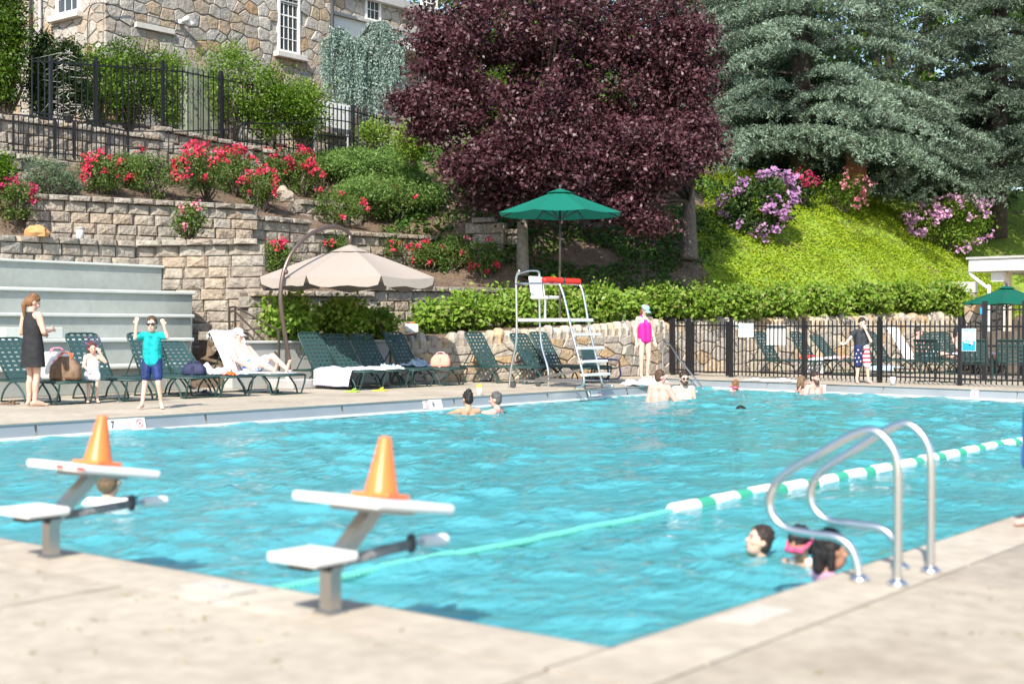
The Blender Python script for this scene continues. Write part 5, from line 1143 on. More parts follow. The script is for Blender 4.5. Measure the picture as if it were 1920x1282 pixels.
# ================================================================ PAVILION AT RIGHT
a = at(1822, 505, 37.0); pv = empty('pavilion', (a.x, a.y, 0), R(-6), 'cream pavilion with white fascia and downpipe at the right edge', 'building')
zt = at(1822, 487, 37).z; zb_ = at(1822, 510, 37).z
MB().box((4, 3.0, (zt+zb_)/2), (8, 6.4, zt-zb_), bev=.02).build('fascia', 'white_trim', pv); MB().box((4, 3, zt+.03), (8.1, 6.5, .06)).build('roof', 'base_grey', pv)
MB().box((4.7, 3.6, zb_/2), (7.2, 4.8, zb_-.01)).build('wall', 'cream_wall', pv); MB().box((.9, .25, zb_/2-.0), (.16, .16, zb_-.01)).build('column', 'cream_wall', pv); MB().box((.7, .25, zb_-.14), (.35, .4, .26)).build('beam_end', 'white_trim', pv)
MB().tube(arc([(.0, -.1, zb_+.05), (.05, -.1, zb_-.1), (.42, .0, zb_-.42), (.5, .0, zb_-.55), (.5, .0, .0)], 4), .05, 8).build('downpipe', 'white_trim', pv, True)
w_ = MB().box((2.1, 1.19, 1.75), (.7, .06, 1.5)).build('window', 'white_trim', pv); MB().box((2.1, 1.155, 1.75), (.55, .01, 1.35)).build('pane', 'glass_dark', w_)
tb = empty('patio_table', at(1880, 700, 35).to_2d().to_3d(), label='dark patio table with chairs under the far green umbrella', cat='table')
MB().box((0, 0, .72), (1.5, 1.0, .05)).build('table_top', 'black_metal', tb)
for sx in (-.6, .6):
    for sy in (-.4, .4): MB().box((sx, sy, .35), (.05, .05, .7)).build('leg', 'black_metal', tb)
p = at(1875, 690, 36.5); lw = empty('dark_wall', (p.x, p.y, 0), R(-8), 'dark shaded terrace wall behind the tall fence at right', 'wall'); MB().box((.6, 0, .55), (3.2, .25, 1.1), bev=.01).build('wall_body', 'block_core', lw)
p = at(1842, 583, 36.4); e = empty('wall_sign', p, R(0), 'small bright blue sign on the wall left of the pavilion', 'sign'); MB().box((0, 0, 0), (.12, .03, .18), bev=.004).build('panel', 'sign_blue', e)
# upper level extras
p = onX(376, 240, -30.2); cb = empty('utility_cabinet', (p.x, p.y, 6.05), 0, 'grey green utility cabinet behind the upper fence', 'cabinet'); k = 37/F_PX
hz = onX(376, 133, -30.2).z-6.05; MB().box((0, 0, hz/2), (.7, 1.45, hz), bev=.03).build('cabinet_body', 'cabinet_green', cb); MB().box((.365, .02, hz/2-.02), (.02, 1.2, hz*.86), bev=.005).build('door', 'cabinet_green', cb); MB().box((.40, .25, .62), (.09, .3, .32), bev=.01).build('meter_box', 'cabinet_green', cb)
for yy in (-.3, 0, .3): MB().box((.378, yy, hz/2), (.008, .012, hz*.8)).build('door_seam', 'dark_grey', cb)
p = onX(624, 240, -29.6); wb = empty('notice_board', (p.x, p.y, 5.95), 0, 'blank white notice board behind the upper gate', 'board'); zw0, zw1 = onX(624, 240, -29.6).z-5.95, onX(624, 193, -29.6).z-5.95
MB().box((0, 0, (zw0+zw1)/2), (.06, 1.55, zw1-zw0), bev=.008).build('panel', 'white_trim', wb)
for s_ in (-.7, .7): MB().box((-.05, s_, zw0/2+.1), (.06, .06, zw0+.2)).build('post', 'base_grey', wb)
block_wall('short block wall below the notice board behind the upper gate', [(-30.0, p.y-1.2), (-30.0, p.y+1.6)], lambda s: 5.95+zw0-.05, 5.9, bw=.45)
# small yard things
p = onX(150, 432, W2X(17)+.5); lt = empty('path_light', (p.x, p.y, terr(p.x, p.y)), label='small white cylindrical garden light on the block terrace', cat='lamp'); MB().lathe([(.085, 0), (.085, .26), (.08, .27)], (0, 0, 0), 16).build('lamp_body', 'white_trim', lt, True); MB().lathe([(.1, .265), (.1, .3), (.03, .315)], (0, 0, 0), 16).build('cap', 'base_grey', lt)
def rock(px, py, d, w_, h_, m, lab, dp=.7):
    p = at(px, py, d); e = empty('boulder', p, label=lab, cat='rock', group='boulders on the terraces'); k = d/F_PX; r_ = random.Random(int(px)); rings = []
    for (z, f_) in ((-.1, .9), (.25, 1), (.65, .82), (.95, .45), (1, .2)): rings.append([Vector((math.cos(i*.785)*w_*k*.5*f_*r_.uniform(.85, 1.15), math.sin(i*.785)*w_*k*.5*dp*f_*r_.uniform(.85, 1.15), z*h_*k*r_.uniform(.92, 1.05))) for i in range(8)])
    MB().rings(rings).build('rock_body', m, e)
rock(68, 442, 26.9, 58, 20, 'rock_orange', 'flat orange boulder on the left terrace'); rock(530, 362, 33.6, 26, 14, 'block', 'pale round boulder among the red roses'); rock(540, 376, 33.3, 34, 18, 'block', 'dark flat boulder below the pale round one'); rock(655, 548, 31.0, 30, 14, 'block', 'small boulder on the mulch behind the tan umbrella')

# ================================================================ BAGS, TOWELS, CUPS
def cloth(e, name, c, sx, sy, amp, m, seed, n=16, drapeL=0, drapeR=0, hang=.3):
    g = np.random.default_rng(seed); mb = MB(); ph = g.uniform(0, 6, 8)
    rows = []
    for i in range(n+1):
        row = []
        for j in range(n+1):
            u_, v_ = i/n-.5, j/n-.5; x = u_*sx; y = v_*sy; z = amp*(.5+.28*math.sin(u_*9+ph[0]+2*v_)+.25*math.sin(v_*11+ph[1]-3*u_)+.2*math.sin((u_+v_)*17+ph[2]))*max(0, 1-(2*max(abs(u_), abs(v_)))**6*.8)
            if drapeR and y < -drapeR: z -= (-y-drapeR)*.93; y = -drapeR-(-y-drapeR)*.18
            if drapeL and y > drapeL: z -= (y-drapeL)*.93; y = drapeL+(y-drapeL)*.18
            row.append(Vector((c[0]+x*(1+.06*math.sin(v_*7+ph[3])), c[1]+y*(1+.06*math.sin(u_*7+ph[4])), c[2]+z+.004)))
        rows.append(row)
    for i in range(n):
        for j in range(n): mb.add([rows[i][j], rows[i+1][j], rows[i+1][j+1], rows[i][j+1]], [(0, 1, 2, 3)])
    o = mb.build(name, m, e, True); md = o.modifiers.new('t', 'SOLIDIFY'); md.thickness = .012; return o
def towel(label, key, dx, dy, sx, sy, amp, m, seed, rz=0, dz=.372, **k):
    X, y = CH[key]; e = empty('towel', (X+dx, y+dy, dz), rz, label, 'towel', 'towels on the lounge chairs'); cloth(e, 'cloth', (0, 0, 0), sx, sy, amp, m, seed, **k); return e
towel('crumpled white towel heaped on the reclined chair', 'c4', .15, 0, .75, .5, .17, 'towel_white', 1); towel('second white towel trailing toward the chair foot', 'c4', .62, .05, .6, .45, .09, 'towel_lilac', 2)
e = towel('small orange cloth at the chair edge beside the sunbather', 'c4', .86, -.1, .22, .2, .08, 'orange_cloth', 3); towel('white and blue patterned towel under the sunbathing man', 'c5', .25, 0, 1.1, .62, .02, 'towel_white', 4)
towel('white towel draped over the chair side toward the pool', 'c6', .25, -.2, 1.0, 1.0, .06, 'towel_lilac', 5, drapeR=.16); towel('white ribbed towel on the second shaded chair', 'c7', .55, -.05, .8, .6, .05, 'towel_white', 6, drapeR=.24); towel('red and blue cloth on the second shaded chair', 'c7', .5, .2, .35, .25, .09, 'towel_blue', 7)
towel('light blue towel bundled on the chair with the salmon bag', 'c9', -.05, 0, .6, .5, .16, 'towel_blue', 8); towel('small white folded towel on the third shaded chair', 'c8', .1, .1, .3, .2, .05, 'towel_white', 9)
# white striped towel hung over the sunbather's chair back
X, y = CH['c5']; th = R(58); e = empty('towel', (X-.33, y, .36), 0, 'white striped towel hung over the sunbather chair back', 'towel', 'towels on the lounge chairs')
mb = MB(); rows = []
for i in range(19):
    l = i*.055; row = []
    for j in range(13):
        v_ = (j/12-.5)*.74; f_ = .012*math.sin(j*2.1+i*.3)
        if l <= .88: p = Vector((-l*math.cos(th), v_, l*math.sin(th)))+Vector((math.sin(th), 0, math.cos(th)))*(.03+f_)
        else: p = Vector((-.88*math.cos(th)-.06, v_*1.02, .88*math.sin(th)+.03-(l-.88)*1.6))
        row.append(p)
    rows.append(row)
for i in range(18):
    for j in range(12): mb.add([rows[i][j], rows[i][j+1], rows[i+1][j+1], rows[i+1][j]], [(0, 1, 2, 3)])
o = mb.build('cloth', 'towel_white', e, True); md = o.modifiers.new('t', 'SOLIDIFY'); md.thickness = .012
for j in (2, 4, 6, 8, 10):
    mb = MB()
    for i in range(16): 
        nrm = Vector((math.sin(th), 0, math.cos(th)))*.009; a, b, c_, d_ = rows[i][j], rows[i][j]+Vector((0, .02, 0)), rows[i+1][j]+Vector((0, .02, 0)), rows[i+1][j]; mb.add([a+nrm, b+nrm, c_+nrm, d_+nrm], [(0, 1, 2, 3)])
    mb.build('stripe', 'towel_stripe', e)
def tote(label, loc, size, m, m2, rz, strap='bag_brown', dome=.75, name='tote_bag'):
    e = empty(name, loc, rz, label, 'bag', 'bags on the deck chairs'); w_, d, h = size; rings = []
    for (z, fw_, fd) in ((0, .98, 1), (.15, 1.05, 1.1), (.6, 1.0, .85), (.9, dome, .45), (1, dome*.92, .3)):
        rings.append([Vector((math.copysign(abs(math.cos(a))**.5, math.cos(a))*w_/2*fw_, math.copysign(abs(math.sin(a))**.5, math.sin(a))*d/2*fd, z*h)) for a in [2*math.pi*i/16 for i in range(16)]])
    MB().rings(rings).build('bag_body', m, e, True)
    for s_ in (-1, 1): MB().tube(arc([(-w_*.22, s_*d*.2, h*.9), (-w_*.17, s_*d*.2, h*1.1), (0, s_*d*.2, h*1.16), (w_*.17, s_*d*.2, h*1.1), (w_*.22, s_*d*.2, h*.9)], 4), .009, 6).build('handle', strap, e, True)
    MB().box((0, 0, h*.35), (w_*.12, d*1.06, h*.75)).build('trim', m2, e); return e
X, y = CH['c1']
tote('brown leather tote bag standing on the chair beside the seated girl', (X+.78, y-.02, .372), (.46, .22, .36), 'bag_brown', 'bag_brown', R(38), 'orange_cloth', .55); tote('white tote bag with pink trim behind the woman in black', (X+.42, y+.06, .372), (.46, .2, .42), 'bag_white', 'bag_pink', R(38), 'bag_pink', .95)
X, y = CH['c9']; tote('salmon pink bag with navy lining on the shaded chair', (X+.55, y+.02, .372), (.40, .24, .26), 'bag_salmon', 'bag_salmon', R(30), 'towel_pink', .8)
p = onX(772, 622, -20.5); tote('white tote bag with red handles on the wall beside small bushes', (p.x, p.y, p.z-.02), (.3, .14, .2), 'bag_white', 'bag_white', R(40), 'orange_cloth', .95)
X, y = CH['c3']; tote('navy round bag on the chair behind the boy', (X+.45, y+.2, .372), (.4, .2, .2), 'bag_navy', 'bag_navy', R(30), 'bag_navy', .7)
def cup(label, p, m, h=.13, r_=.04, cap=None):
    e = empty('drink_cup', p, label=label, cat='cup', group='cups on the pool edge'); MB().lathe([(r_*.8, 0), (r_, h), (r_*.93, h), (r_*.75, .01)], (0, 0, 0), 16).build('cup_body', m, e, True)
    if cap: MB().lathe([(r_*.9, h*.6), (r_*.95, h*1.35), (r_*.4, h*1.5)], (0, 0, 0), 14).build('top', cap, e, True)
p = onZ(903, 741, 0); cup('white and yellow drink cup on the deck near the swimming couple', (p.x-.05, p.y, 0), 'white_plastic', .13, .05, 'yellow_plastic'); p = onZ(1674, 722, 0); cup('clear plastic cup on the far deck edge', (p.x, p.y, 0), 'cup_grey', .17, .06)
p = onZ(1222, 722, 0); e = empty('pool_float', (p.x-.05, p.y-.35, 0), R(60), 'white towel bundle with a red bottle on the pool edge', 'towel'); cloth(e, 'cloth', (0, 0, 0), .75, .4, .16, 'towel_white', 31); MB().lathe([(.04, 0), (.045, .12), (.02, .17), (.02, .2)], (.28, -.1, .02), 12).build('bottle', 'towel_pink', e, True)
def sandals(px, py, m, lab, d=None):
    p = onZ(px, py, 0); e = empty('sandals', (p.x, p.y, .002), R(30), lab, 'shoes', 'shoes left under the chairs')
    for s_ in (-.06, .06):
        MB().box((0, s_, .012), (.24, .085, .022), bev=.009).build('sole', m, e); MB().tube(arc([(.02, s_-.045, .02), (.05, s_, .06), (.02, s_+.045, .02)], 4), .012, 6).build('strap', m, e)
sandals(18, 758, 'bag_brown', 'brown sandals under the left lounge chair'); sandals(660, 735, 'lime_plastic', 'lime green sandals under the umbrella chair'); sandals(712, 733, 'yellow_plastic', 'yellow sandals by the white towel chair'); sandals(380, 737, 'bag_navy', 'dark shoes under the reclined towel chair'); sandals(515, 737, 'dark_grey', 'dark grey shoes under the sunbather chair'); sandals(930, 709, 'bag_white', 'white shoes by the stone wall left of the lifeguard chair')
# towels beyond the fence
def drape(px, d, lab, m, sx, sy, hang_, seed, z=.40):
    p = at(px, 690, d); e = empty('towel', (p.x, p.y, z), R(-10), lab, 'towel', 'towels beyond the fence'); cloth(e, 'cloth', (0, 0, 0), sx, sy, .05, m, seed, drapeR=hang_)
drape(1535, 34.4, 'white towel hanging from a chair beyond the fence', 'towel_white', .5, 1.0, .1, 41); drape(1515, 34.8, 'red towel beside the hanging white one', 'towel_red', .3, .4, .15, 42, .44); drape(1572, 34.8, 'pink and white striped towel beyond the fence', 'towel_pink', .5, .6, .2, 43, .42); drape(1660, 34.0, 'blue patterned towel low behind the fence', 'towel_blue', .7, .6, .2, 44, .2); drape(1825, 34.2, 'white towel over a dark bag behind the warning sign', 'towel_lilac', .9, .5, .2, 45, .55)
p = at(1425, 706, 30.2); e = empty('towel', (p.x+.3, p.y, .004), R(-8), 'white towel lying flat along the far pool edge', 'towel', 'towels beyond the fence'); cloth(e, 'cloth', (0, 0, 0), 1.3, .3, .06, 'towel_white', 46)
# leaf litter on the near deck
P = []
for k in range(600):
    c = rng.uniform([-9, -1.0], [3, 4.0]); n = rng.integers(1, 5); P += [(c[0]+rng.normal()*.02, c[1]+rng.normal()*.02, .006) for _ in range(n)]
for k in range(420):
    c = rng.uniform([-2.4, 4], [2.5, 13]); P += [(c[0]+rng.normal()*.02, c[1]+rng.normal()*.02, .006) for _ in range(rng.integers(1, 5))]
tag(link('leaf_litter', leaf_mesh(np.array(P), .03, (0, 0, 3), .4, .05), 'grass_litter'), 'tiny dry yellow catkins scattered over the near concrete deck', 'leaf litter', kind='stuff')
# ================================================================ PEOPLE
for n_, c in dict(skin_light=(.66, .41, .31), skin_pale=(.72, .48, .38), skin_tan=(.50, .28, .18), skin_pink=(.68, .37, .30)).items():
    m = mat(n_, c, .5, nscale=7, namt=.06, spec=.35); b_ = m.node_tree.nodes['Principled BSDF']; b_.inputs['Subsurface Weight'].default_value = .08; b_.inputs['Subsurface Radius'].default_value = (.03, .012, .008)
mat('hair_brown', (.085, .045, .025), .5, nscale=40, namt=.3, bump=.012, bscale=70); mat('hair_auburn', (.20, .095, .04), .45, nscale=40, namt=.3, bump=.012, bscale=70); mat('hair_black', (.014, .010, .009), .4, bump=.012, bscale=70); mat('hair_grey', (.10, .095, .09), .5, nscale=60, namt=.35, bump=.012, bscale=70); mat('hair_blond', (.17, .105, .055), .5, nscale=60, namt=.25, bump=.012, bscale=70); mat('hair_dark', (.035, .022, .016), .45, nscale=50, namt=.3, bump=.012, bscale=70)
mat('black_dress', (.018, .018, .021), .8, nscale=20, namt=.2, bump=.03, bscale=9); mat('white_dress', (.80, .78, .82), .85, nscale=12, namt=.08, bump=.03, bscale=14); mat('turquoise_shirt', (.0, .36, .36), .75, nscale=9, namt=.2, bump=.04, bscale=11); mat('blue_trunks', (.012, .03, .13), .6, nscale=6, namt=.5, bump=.03, bscale=12); mat('magenta_suit', (.62, .015, .27), .5, nscale=9, namt=.12)
mat('dark_shirt', (.03, .035, .042), .8, nscale=9, namt=.25, bump=.03, bscale=12); mat('navy_flag', (.012, .022, .10), .7); mat('flag_red', (.62, .03, .06), .7); mat('flag_white', (.80, .78, .80), .7); mat('cap_white', (.82, .82, .82), .7); mat('cap_blue', (.33, .62, .70), .7); mat('lens_dark', (.02, .012, .014), .1, spec=.8); mat('lip', (.45, .14, .12), .5); mat('eye', (.03, .02, .015), .3)
mat('rash_green', (.0, .30, .19), .5); mat('swim_pink', (.80, .42, .55), .6, nscale=6, namt=.15); mat('goggle_pink', (.80, .10, .22), .35); mat('swim_white', (.80, .78, .76), .7, nscale=9, namt=.08); mat('swim_blue', (.05, .13, .40), .6); mat('swim_floral', (.72, .76, .84), .8, n2=((.08, .22, .60), 9, .54, .6)); mat('tinsel', (.50, .03, .10), .35, palette=[(.6, .02, .06), (.1, .1, .5), (.45, .4, .7), (.65, .05, .15)], island=True)
def remesh(mb, vox, it=4, dec=.45):
    me = mb.mesh('tmp'); o = bpy.data.objects.new('tmp', me); col.objects.link(o)
    a = o.modifiers.new('r', 'REMESH'); a.mode = 'VOXEL'; a.voxel_size = vox; a.use_smooth_shade = True
    s_ = o.modifiers.new('s', 'SMOOTH'); s_.iterations = it; s_.factor = .5
    if dec < 1: d_ = o.modifiers.new('d', 'DECIMATE'); d_.ratio = dec
    bpy.context.view_layer.update(); r_ = bpy.data.meshes.new_from_object(o.evaluated_get(bpy.context.evaluated_depsgraph_get()))
    bpy.data.objects.remove(o); bpy.data.meshes.remove(me); return r_
STAND = dict(pel=(0, 0, .94), chest=(0, -.01, 1.23), neck=(0, -.025, 1.43), head=(0, .015, 1.575), sl=(-.165, -.02, 1.385), sr=(.165, -.02, 1.385), el=(-.225, -.05, 1.10), er=(.225, -.05, 1.10), wl=(-.235, .02, .87), wr=(.235, .02, .87),
             hl=(-.085, 0, .90), hr=(.085, 0, .90), kl=(-.095, .02, .49), kr=(.095, .02, .49), al=(-.095, -.02, .075), ar=(.095, -.02, .075), tl=(-.12, .14, .03), tr=(.12, .14, .03))
class Fig:
    def __init__(s, label, loc, rz, H, J=None, skin='skin_light', head=(0, 0, 0), fat=1., child=False, vox=.0115, lower=True, hand_dir=None, group=None):
        s.k = H/1.7; s.e = empty('person', loc, rz, label, 'person', group); s.fat = fat
        s.J = {k: Vector(v)*s.k for k, v in {**STAND, **(J or {})}.items()}; J = s.J; k = s.k; s.hs = 1.22 if child else 1.
        s.hr = Matrix.Rotation(R(head[2]), 3, 'Z') @ Matrix.Rotation(R(head[0]), 3, 'X') @ Matrix.Rotation(R(head[1]), 3, 'Y')
        if child: J['head'] = J['neck']+(J['head']-J['neck'])*1.1
        s.rv = (J['sr']-J['sl']).normalized(); mb = MB(); f = fat; rv = s.rv; g = k*f
        # torso
        for sg in (-1, 1):
            mb.cap(J['pel']+rv*.06*g*sg, .095*g, J['chest']+rv*.062*g*sg, .092*g); mb.cap(J['chest']+rv*.065*g*sg, .093*g, J['neck']+rv*.07*g*sg-(J['neck']-J['chest']).normalized()*.06*k, .062*g)
            mb.cap(J['hl' if sg < 0 else 'hr'], .088*g, J['pel']+rv*.05*g*sg, .095*g)
        mb.cap(J['sl'], .055*g, J['sr'], .055*g); mb.cap(J['neck']-Vector((0, 0, .02*k)), .058*k, s.hp(0, -.01, -.06), .047*k)
        for sd in 'lr':
            mb.cap(J['s'+sd], .056*g, J['e'+sd], .042*g); mb.cap(J['e'+sd], .041*g, J['w'+sd], .027*k); s.hand(mb, sd, (hand_dir or {}).get(sd))
            if lower:
                mb.cap(J['h'+sd], .086*g, J['k'+sd], .054*g); mb.cap(J['k'+sd], .053*g, J['a'+sd], .034*k); mid = J['k'+sd].lerp(J['a'+sd], .3); bk_ = Vector((0, -.014*k, 0)); mb.cap(mid+bk_, .05*g, J['k'+sd].lerp(J['a'+sd], .6)+bk_, .038*g)
                t_ = J['t'+sd]-J['a'+sd]; heel = J['a'+sd]-t_*.25; heel.z = min(heel.z, J['t'+sd].z+.02*k) if abs(t_.z) < .1 else heel.z
                mb.cap(J['a'+sd], .036*k, J['a'+sd].lerp(J['t'+sd], .75), .03*k); mb.cap(heel, .03*k, J['t'+sd], .026*k)
                for q_ in range(5): off = rv*(q_-2)*.016*k; d_ = t_.normalized(); mb.cap(J['t'+sd]+off, .012*k, J['t'+sd]+off+d_*(.03-.004*abs(q_-1))*k, .009*k)
        # head
        h = s.hs
        mb.ell(s.hp(0, -.008, .02), (.076*k*h, .094*k*h, .098*k*h), 14, 10, s.hr); mb.ell(s.hp(0, .02, -.05), (.056*k*h, .066*k*h, .068*k*h), 12, 8, s.hr)
        mb.cap(s.hp(0, .085, .012), .011*k, s.hp(0, .104, -.022), .014*k)
        for sg in (-1, 1): mb.ell(s.hp(.078*sg, -.012, -.008), (.012*k, .022*k, .032*k), 8, 6, s.hr); mb.ell(s.hp(.045*sg, .07, -.02), (.022*k, .02*k, .02*k), 8, 6, s.hr)
        s.body = link('body', remesh(mb, vox*k if not child else vox*k*1.1, 3, .3), skin, s.e, True); s.body.name = 'body'
    def hp(s, x, y, z): return s.J['head']+s.hr @ (Vector((x, y, z))*s.k*s.hs)
    def hand(s, mb, sd, d=None):
        k = s.k; w_ = s.J['w'+sd]; d = (Vector(d) if d else (w_-s.J['e'+sd])).normalized(); sx = d.cross(Vector((0, 1, .3))); sx = sx.normalized() if sx.length > .1 else s.rv; nn = d.cross(sx)
        for q_ in (-1, 0, 1): mb.cap(w_+sx*q_*.012*k, .016*k, w_+d*.075*k+sx*q_*.021*k, .0145*k)
        for q_, L_ in zip((-1.5, -.5, .5, 1.5), (.066, .078, .074, .056)):
            a = w_+d*.08*k+sx*q_*.020*k; m_ = a+d*L_*.55*k+nn*.006*k+sx*q_*.004*k; mb.cap(a, .0105*k, m_, .0098*k, 6); mb.cap(m_, .0098*k, m_+d*L_*.42*k+nn*.02*k, .0085*k, 6)
        a = w_+d*.025*k+sx*(-.024 if sd == 'r' else .024)*k; m_ = a+(d*.6+sx*(-.7 if sd == 'r' else .7)).normalized()*.045*k; mb.cap(a, .014*k, m_, .011*k, 6); mb.cap(m_, .011*k, m_+d*.035*k, .009*k, 6)
    def face(s, glasses=None, lip=True):
        k = s.k*s.hs
        if glasses:
            g = MB()
            for sg in (-1, 1): g.ell(s.hp(.034*sg, .094, .012), (.029*k, .012*k, .022*k), 10, 6, s.hr); g.tube([s.hp(.06*sg, .088, .016), s.hp(.082*sg, -.01, .012)], .004*k, 5)
            g.tube([s.hp(-.02, .1, .016), s.hp(.02, .1, .016)], .004*k, 5); g.build('sunglasses', glasses, s.e, True)
        else:
            for sg in (-1, 1): MB().ell(s.hp(.031*sg, .086, .012), (.011*k, .006*k, .006*k), 8, 6, s.hr).build('eye', 'eye', s.e, True); MB().bar(s.hp(.018*sg, .09, .032), s.hp(.046*sg, .084, .032), .006*k, .005*k).build('eyebrow', 'hair_dark', s.e)
        if lip: MB().ell(s.hp(0, .084, -.058), (.021*k, .007*k, .0065*k), 10, 6, s.hr).build('mouth', 'lip', s.e, True)
        return s
    def hair(s, m, style='short', nz=.006):
        mb = MB(); k = s.k*s.hs; r_ = random.Random(len(s.e['label']))
        mb.ell(s.hp(0, -.022, .04), (.084*k, .096*k, .094*k), 14, 10, s.hr); mb.ell(s.hp(0, -.045, -.01), (.078*k, .068*k, .078*k), 12, 8, s.hr)
        for _ in range(46):
            a, b = r_.uniform(0, 6.28), r_.uniform(.1, 1.35); v = Vector((math.sin(b)*math.cos(a)*.084, math.sin(b)*math.sin(a)*.096-.024, math.cos(b)*.094+.042)); q_ = s.hp(*v); mb.ell(q_, (.014*k, .014*k, .012*k), 6, 4)
        if style == 'ponytail': A_ = s.hp(-.02, -.105, .02); B_ = A_+Vector((-.035, -.035, -.09))*k; C_ = B_+Vector((-.01, .015, -.15))*k; mb.cap(A_, .034*k, B_, .040*k); mb.cap(B_, .042*k, C_, .028*k); mb.cap(C_, .028*k, C_+Vector((.005, .01, -.09))*k, .010*k)
        if style == 'bun': mb.ell(s.hp(0, -.06, .13), (.05*k, .05*k, .04*k))
        if style == 'long':
            for sg in (-1, 0, 1): mb.cap(s.hp(.05*sg, -.07, -.02), .045*k, s.hp(.05*sg, -.085, -.14), .034*k)
            for sg in (-1, 1): mb.cap(s.hp(.075*sg, -.02, .02), .025*k, s.hp(.08*sg, -.04, -.17), .022*k)
        if style == 'bob':
            for sg in (-1, 1): mb.cap(s.hp(.07*sg, -.03, .03), .03*k, s.hp(.074*sg, -.03, -.09), .026*k)
            mb.cap(s.hp(0, -.08, 0), .05*k, s.hp(0, -.08, -.1), .045*k)
        link('hair', remesh(mb, .0075*s.k, 2, .6), m, s.e, True); return s
    def beard(s, m):
        k = s.k; mb = MB(); mb.cap(s.hp(-.055, .03, -.04), .022*k, s.hp(-.02, .075, -.095), .026*k); mb.cap(s.hp(.055, .03, -.04), .022*k, s.hp(.02, .075, -.095), .026*k); mb.cap(s.hp(-.02, .08, -.09), .026*k, s.hp(.02, .08, -.09), .026*k); mb.cap(s.hp(-.025, .092, -.044), .008*k, s.hp(.025, .092, -.044), .008*k)
        link('beard', remesh(mb, .007*k, 2, .6), m, s.e, True); return s
    def cap_(s, m, peak=True):
        k = s.k*s.hs; mb = MB(); mb.ell(s.hp(0, -.012, .058), (.09*k, .106*k, .078*k), 16, 10, s.hr); o = link('cap', mb.mesh('cap'), m, s.e, True)
        if peak:
            p = MB(); rows = [[s.hp(x*(.075+.0*t_), .085+.085*t_*(1-.35*x*x), .042-.02*t_-.018*x*x) for x in (-1, -.5, 0, .5, 1)] for t_ in (0, .5, 1)]
            for i in range(2):
                for j in range(4): p.add([rows[i][j], rows[i][j+1], rows[i+1][j+1], rows[i+1][j]], [(0, 1, 2, 3)])
            q_ = p.build('peak', m, o, True); md = q_.modifiers.new('t', 'SOLIDIFY'); md.thickness = .006
        return s
    def top(s, m, name='shirt', sleeves=.55, low=.0, infl=.013, straps=False, hem=0., onesh=False):
        J = s.J; g = s.k*s.fat; i = infl*s.k; mb = MB(); rv = s.rv; base = J['pel'].lerp(J['chest'], low)-Vector((0, 0, hem*s.k))
        for sg in (-1, 1):
            mb.cap(base+rv*.058*g*sg, .097*g+i, J['chest']+rv*.062*g*sg, .092*g+i)
            if not straps: mb.cap(J['chest']+rv*.065*g*sg, .093*g+i, J['neck']+rv*.075*g*sg-(J['neck']-J['chest']).normalized()*.065*s.k, .06*g+i)
            else: mb.cap(J['chest']+rv*.06*g*sg, .09*g+i, J['neck']+rv*.045*g*sg-(J['neck']-J['chest']).normalized()*.1*s.k, .055*g+i)
            if onesh and sg < 0: pass
            elif straps: mb.cap(J['chest']+rv*.07*g*sg, .06*g, J['s'+('l' if sg < 0 else 'r')].lerp(J['neck'], .5)+Vector((0, 0, .015*s.k)), .042*g+i*.6)
        if sleeves:
            mb.cap(J['sl'], .056*g+i, J['sr'], .056*g+i)
            for sd in 'lr': mb.cap(J['s'+sd], .058*g+i, J['s'+sd].lerp(J['e'+sd], sleeves), .05*g+i)
        return link(name, remesh(mb, .011*s.k, 3, .3), m, s.e, True)
    def shorts(s, m, name='shorts', leg=.7, infl=.016, ma=None):
        J = s.J; g = s.k*s.fat; i = infl*s.k; mb = MB(); rv = s.rv
        for sd, sg in (('l', -1), ('r', 1)):
            mb.cap(J['h'+sd], .09*g+i, J['pel']+rv*.055*g*sg+Vector((0, 0, .03*s.k)), .098*g+i)
            if leg: mb.cap(J['h'+sd], .09*g+i, J['h'+sd].lerp(J['k'+sd], leg), .068*g+i*1.6)
        return link(name, remesh(mb, .011*s.k, 3, .3), m, s.e, True)
def phi(a): return YAW-R(a)
# 1 woman in black dress
f = Fig('woman in a black sleeveless dress with a ponytail seen from behind', onZ(62, 762), phi(32), 1.66, dict(el=(-.245, -.02, 1.12), er=(.25, .0, 1.13), wl=(-.13, .2, 1.10), wr=(.15, .22, 1.16), al=(-.07, -.02, .075), ar=(.06, -.02, .075), kl=(-.08, .02, .49), kr=(.07, .02, .49)), head=(-24, 0, -22)); f.hair('hair_auburn', 'ponytail').face()
k = f.k; rings = []
for (z, rx, ry, yo) in ((.60, .205, .165, .0), (.75, .195, .155, .0), (.92, .185, .145, -.005), (1.06, .16, .125, -.005), (1.2, .165, .125, -.01), (1.31, .15, .115, -.015), (1.39, .105, .085, -.02), (1.44, .075, .068, -.02)): rings.append([Vector((math.cos(2*math.pi*i/28)*rx*(1+.02*math.sin(i*2.2)*(1 if z < .9 else 0)), math.sin(2*math.pi*i/28)*ry+yo, z))*k for i in range(28)])
MB().rings(rings, cap=False).build('dress', 'black_dress', f.e, True)
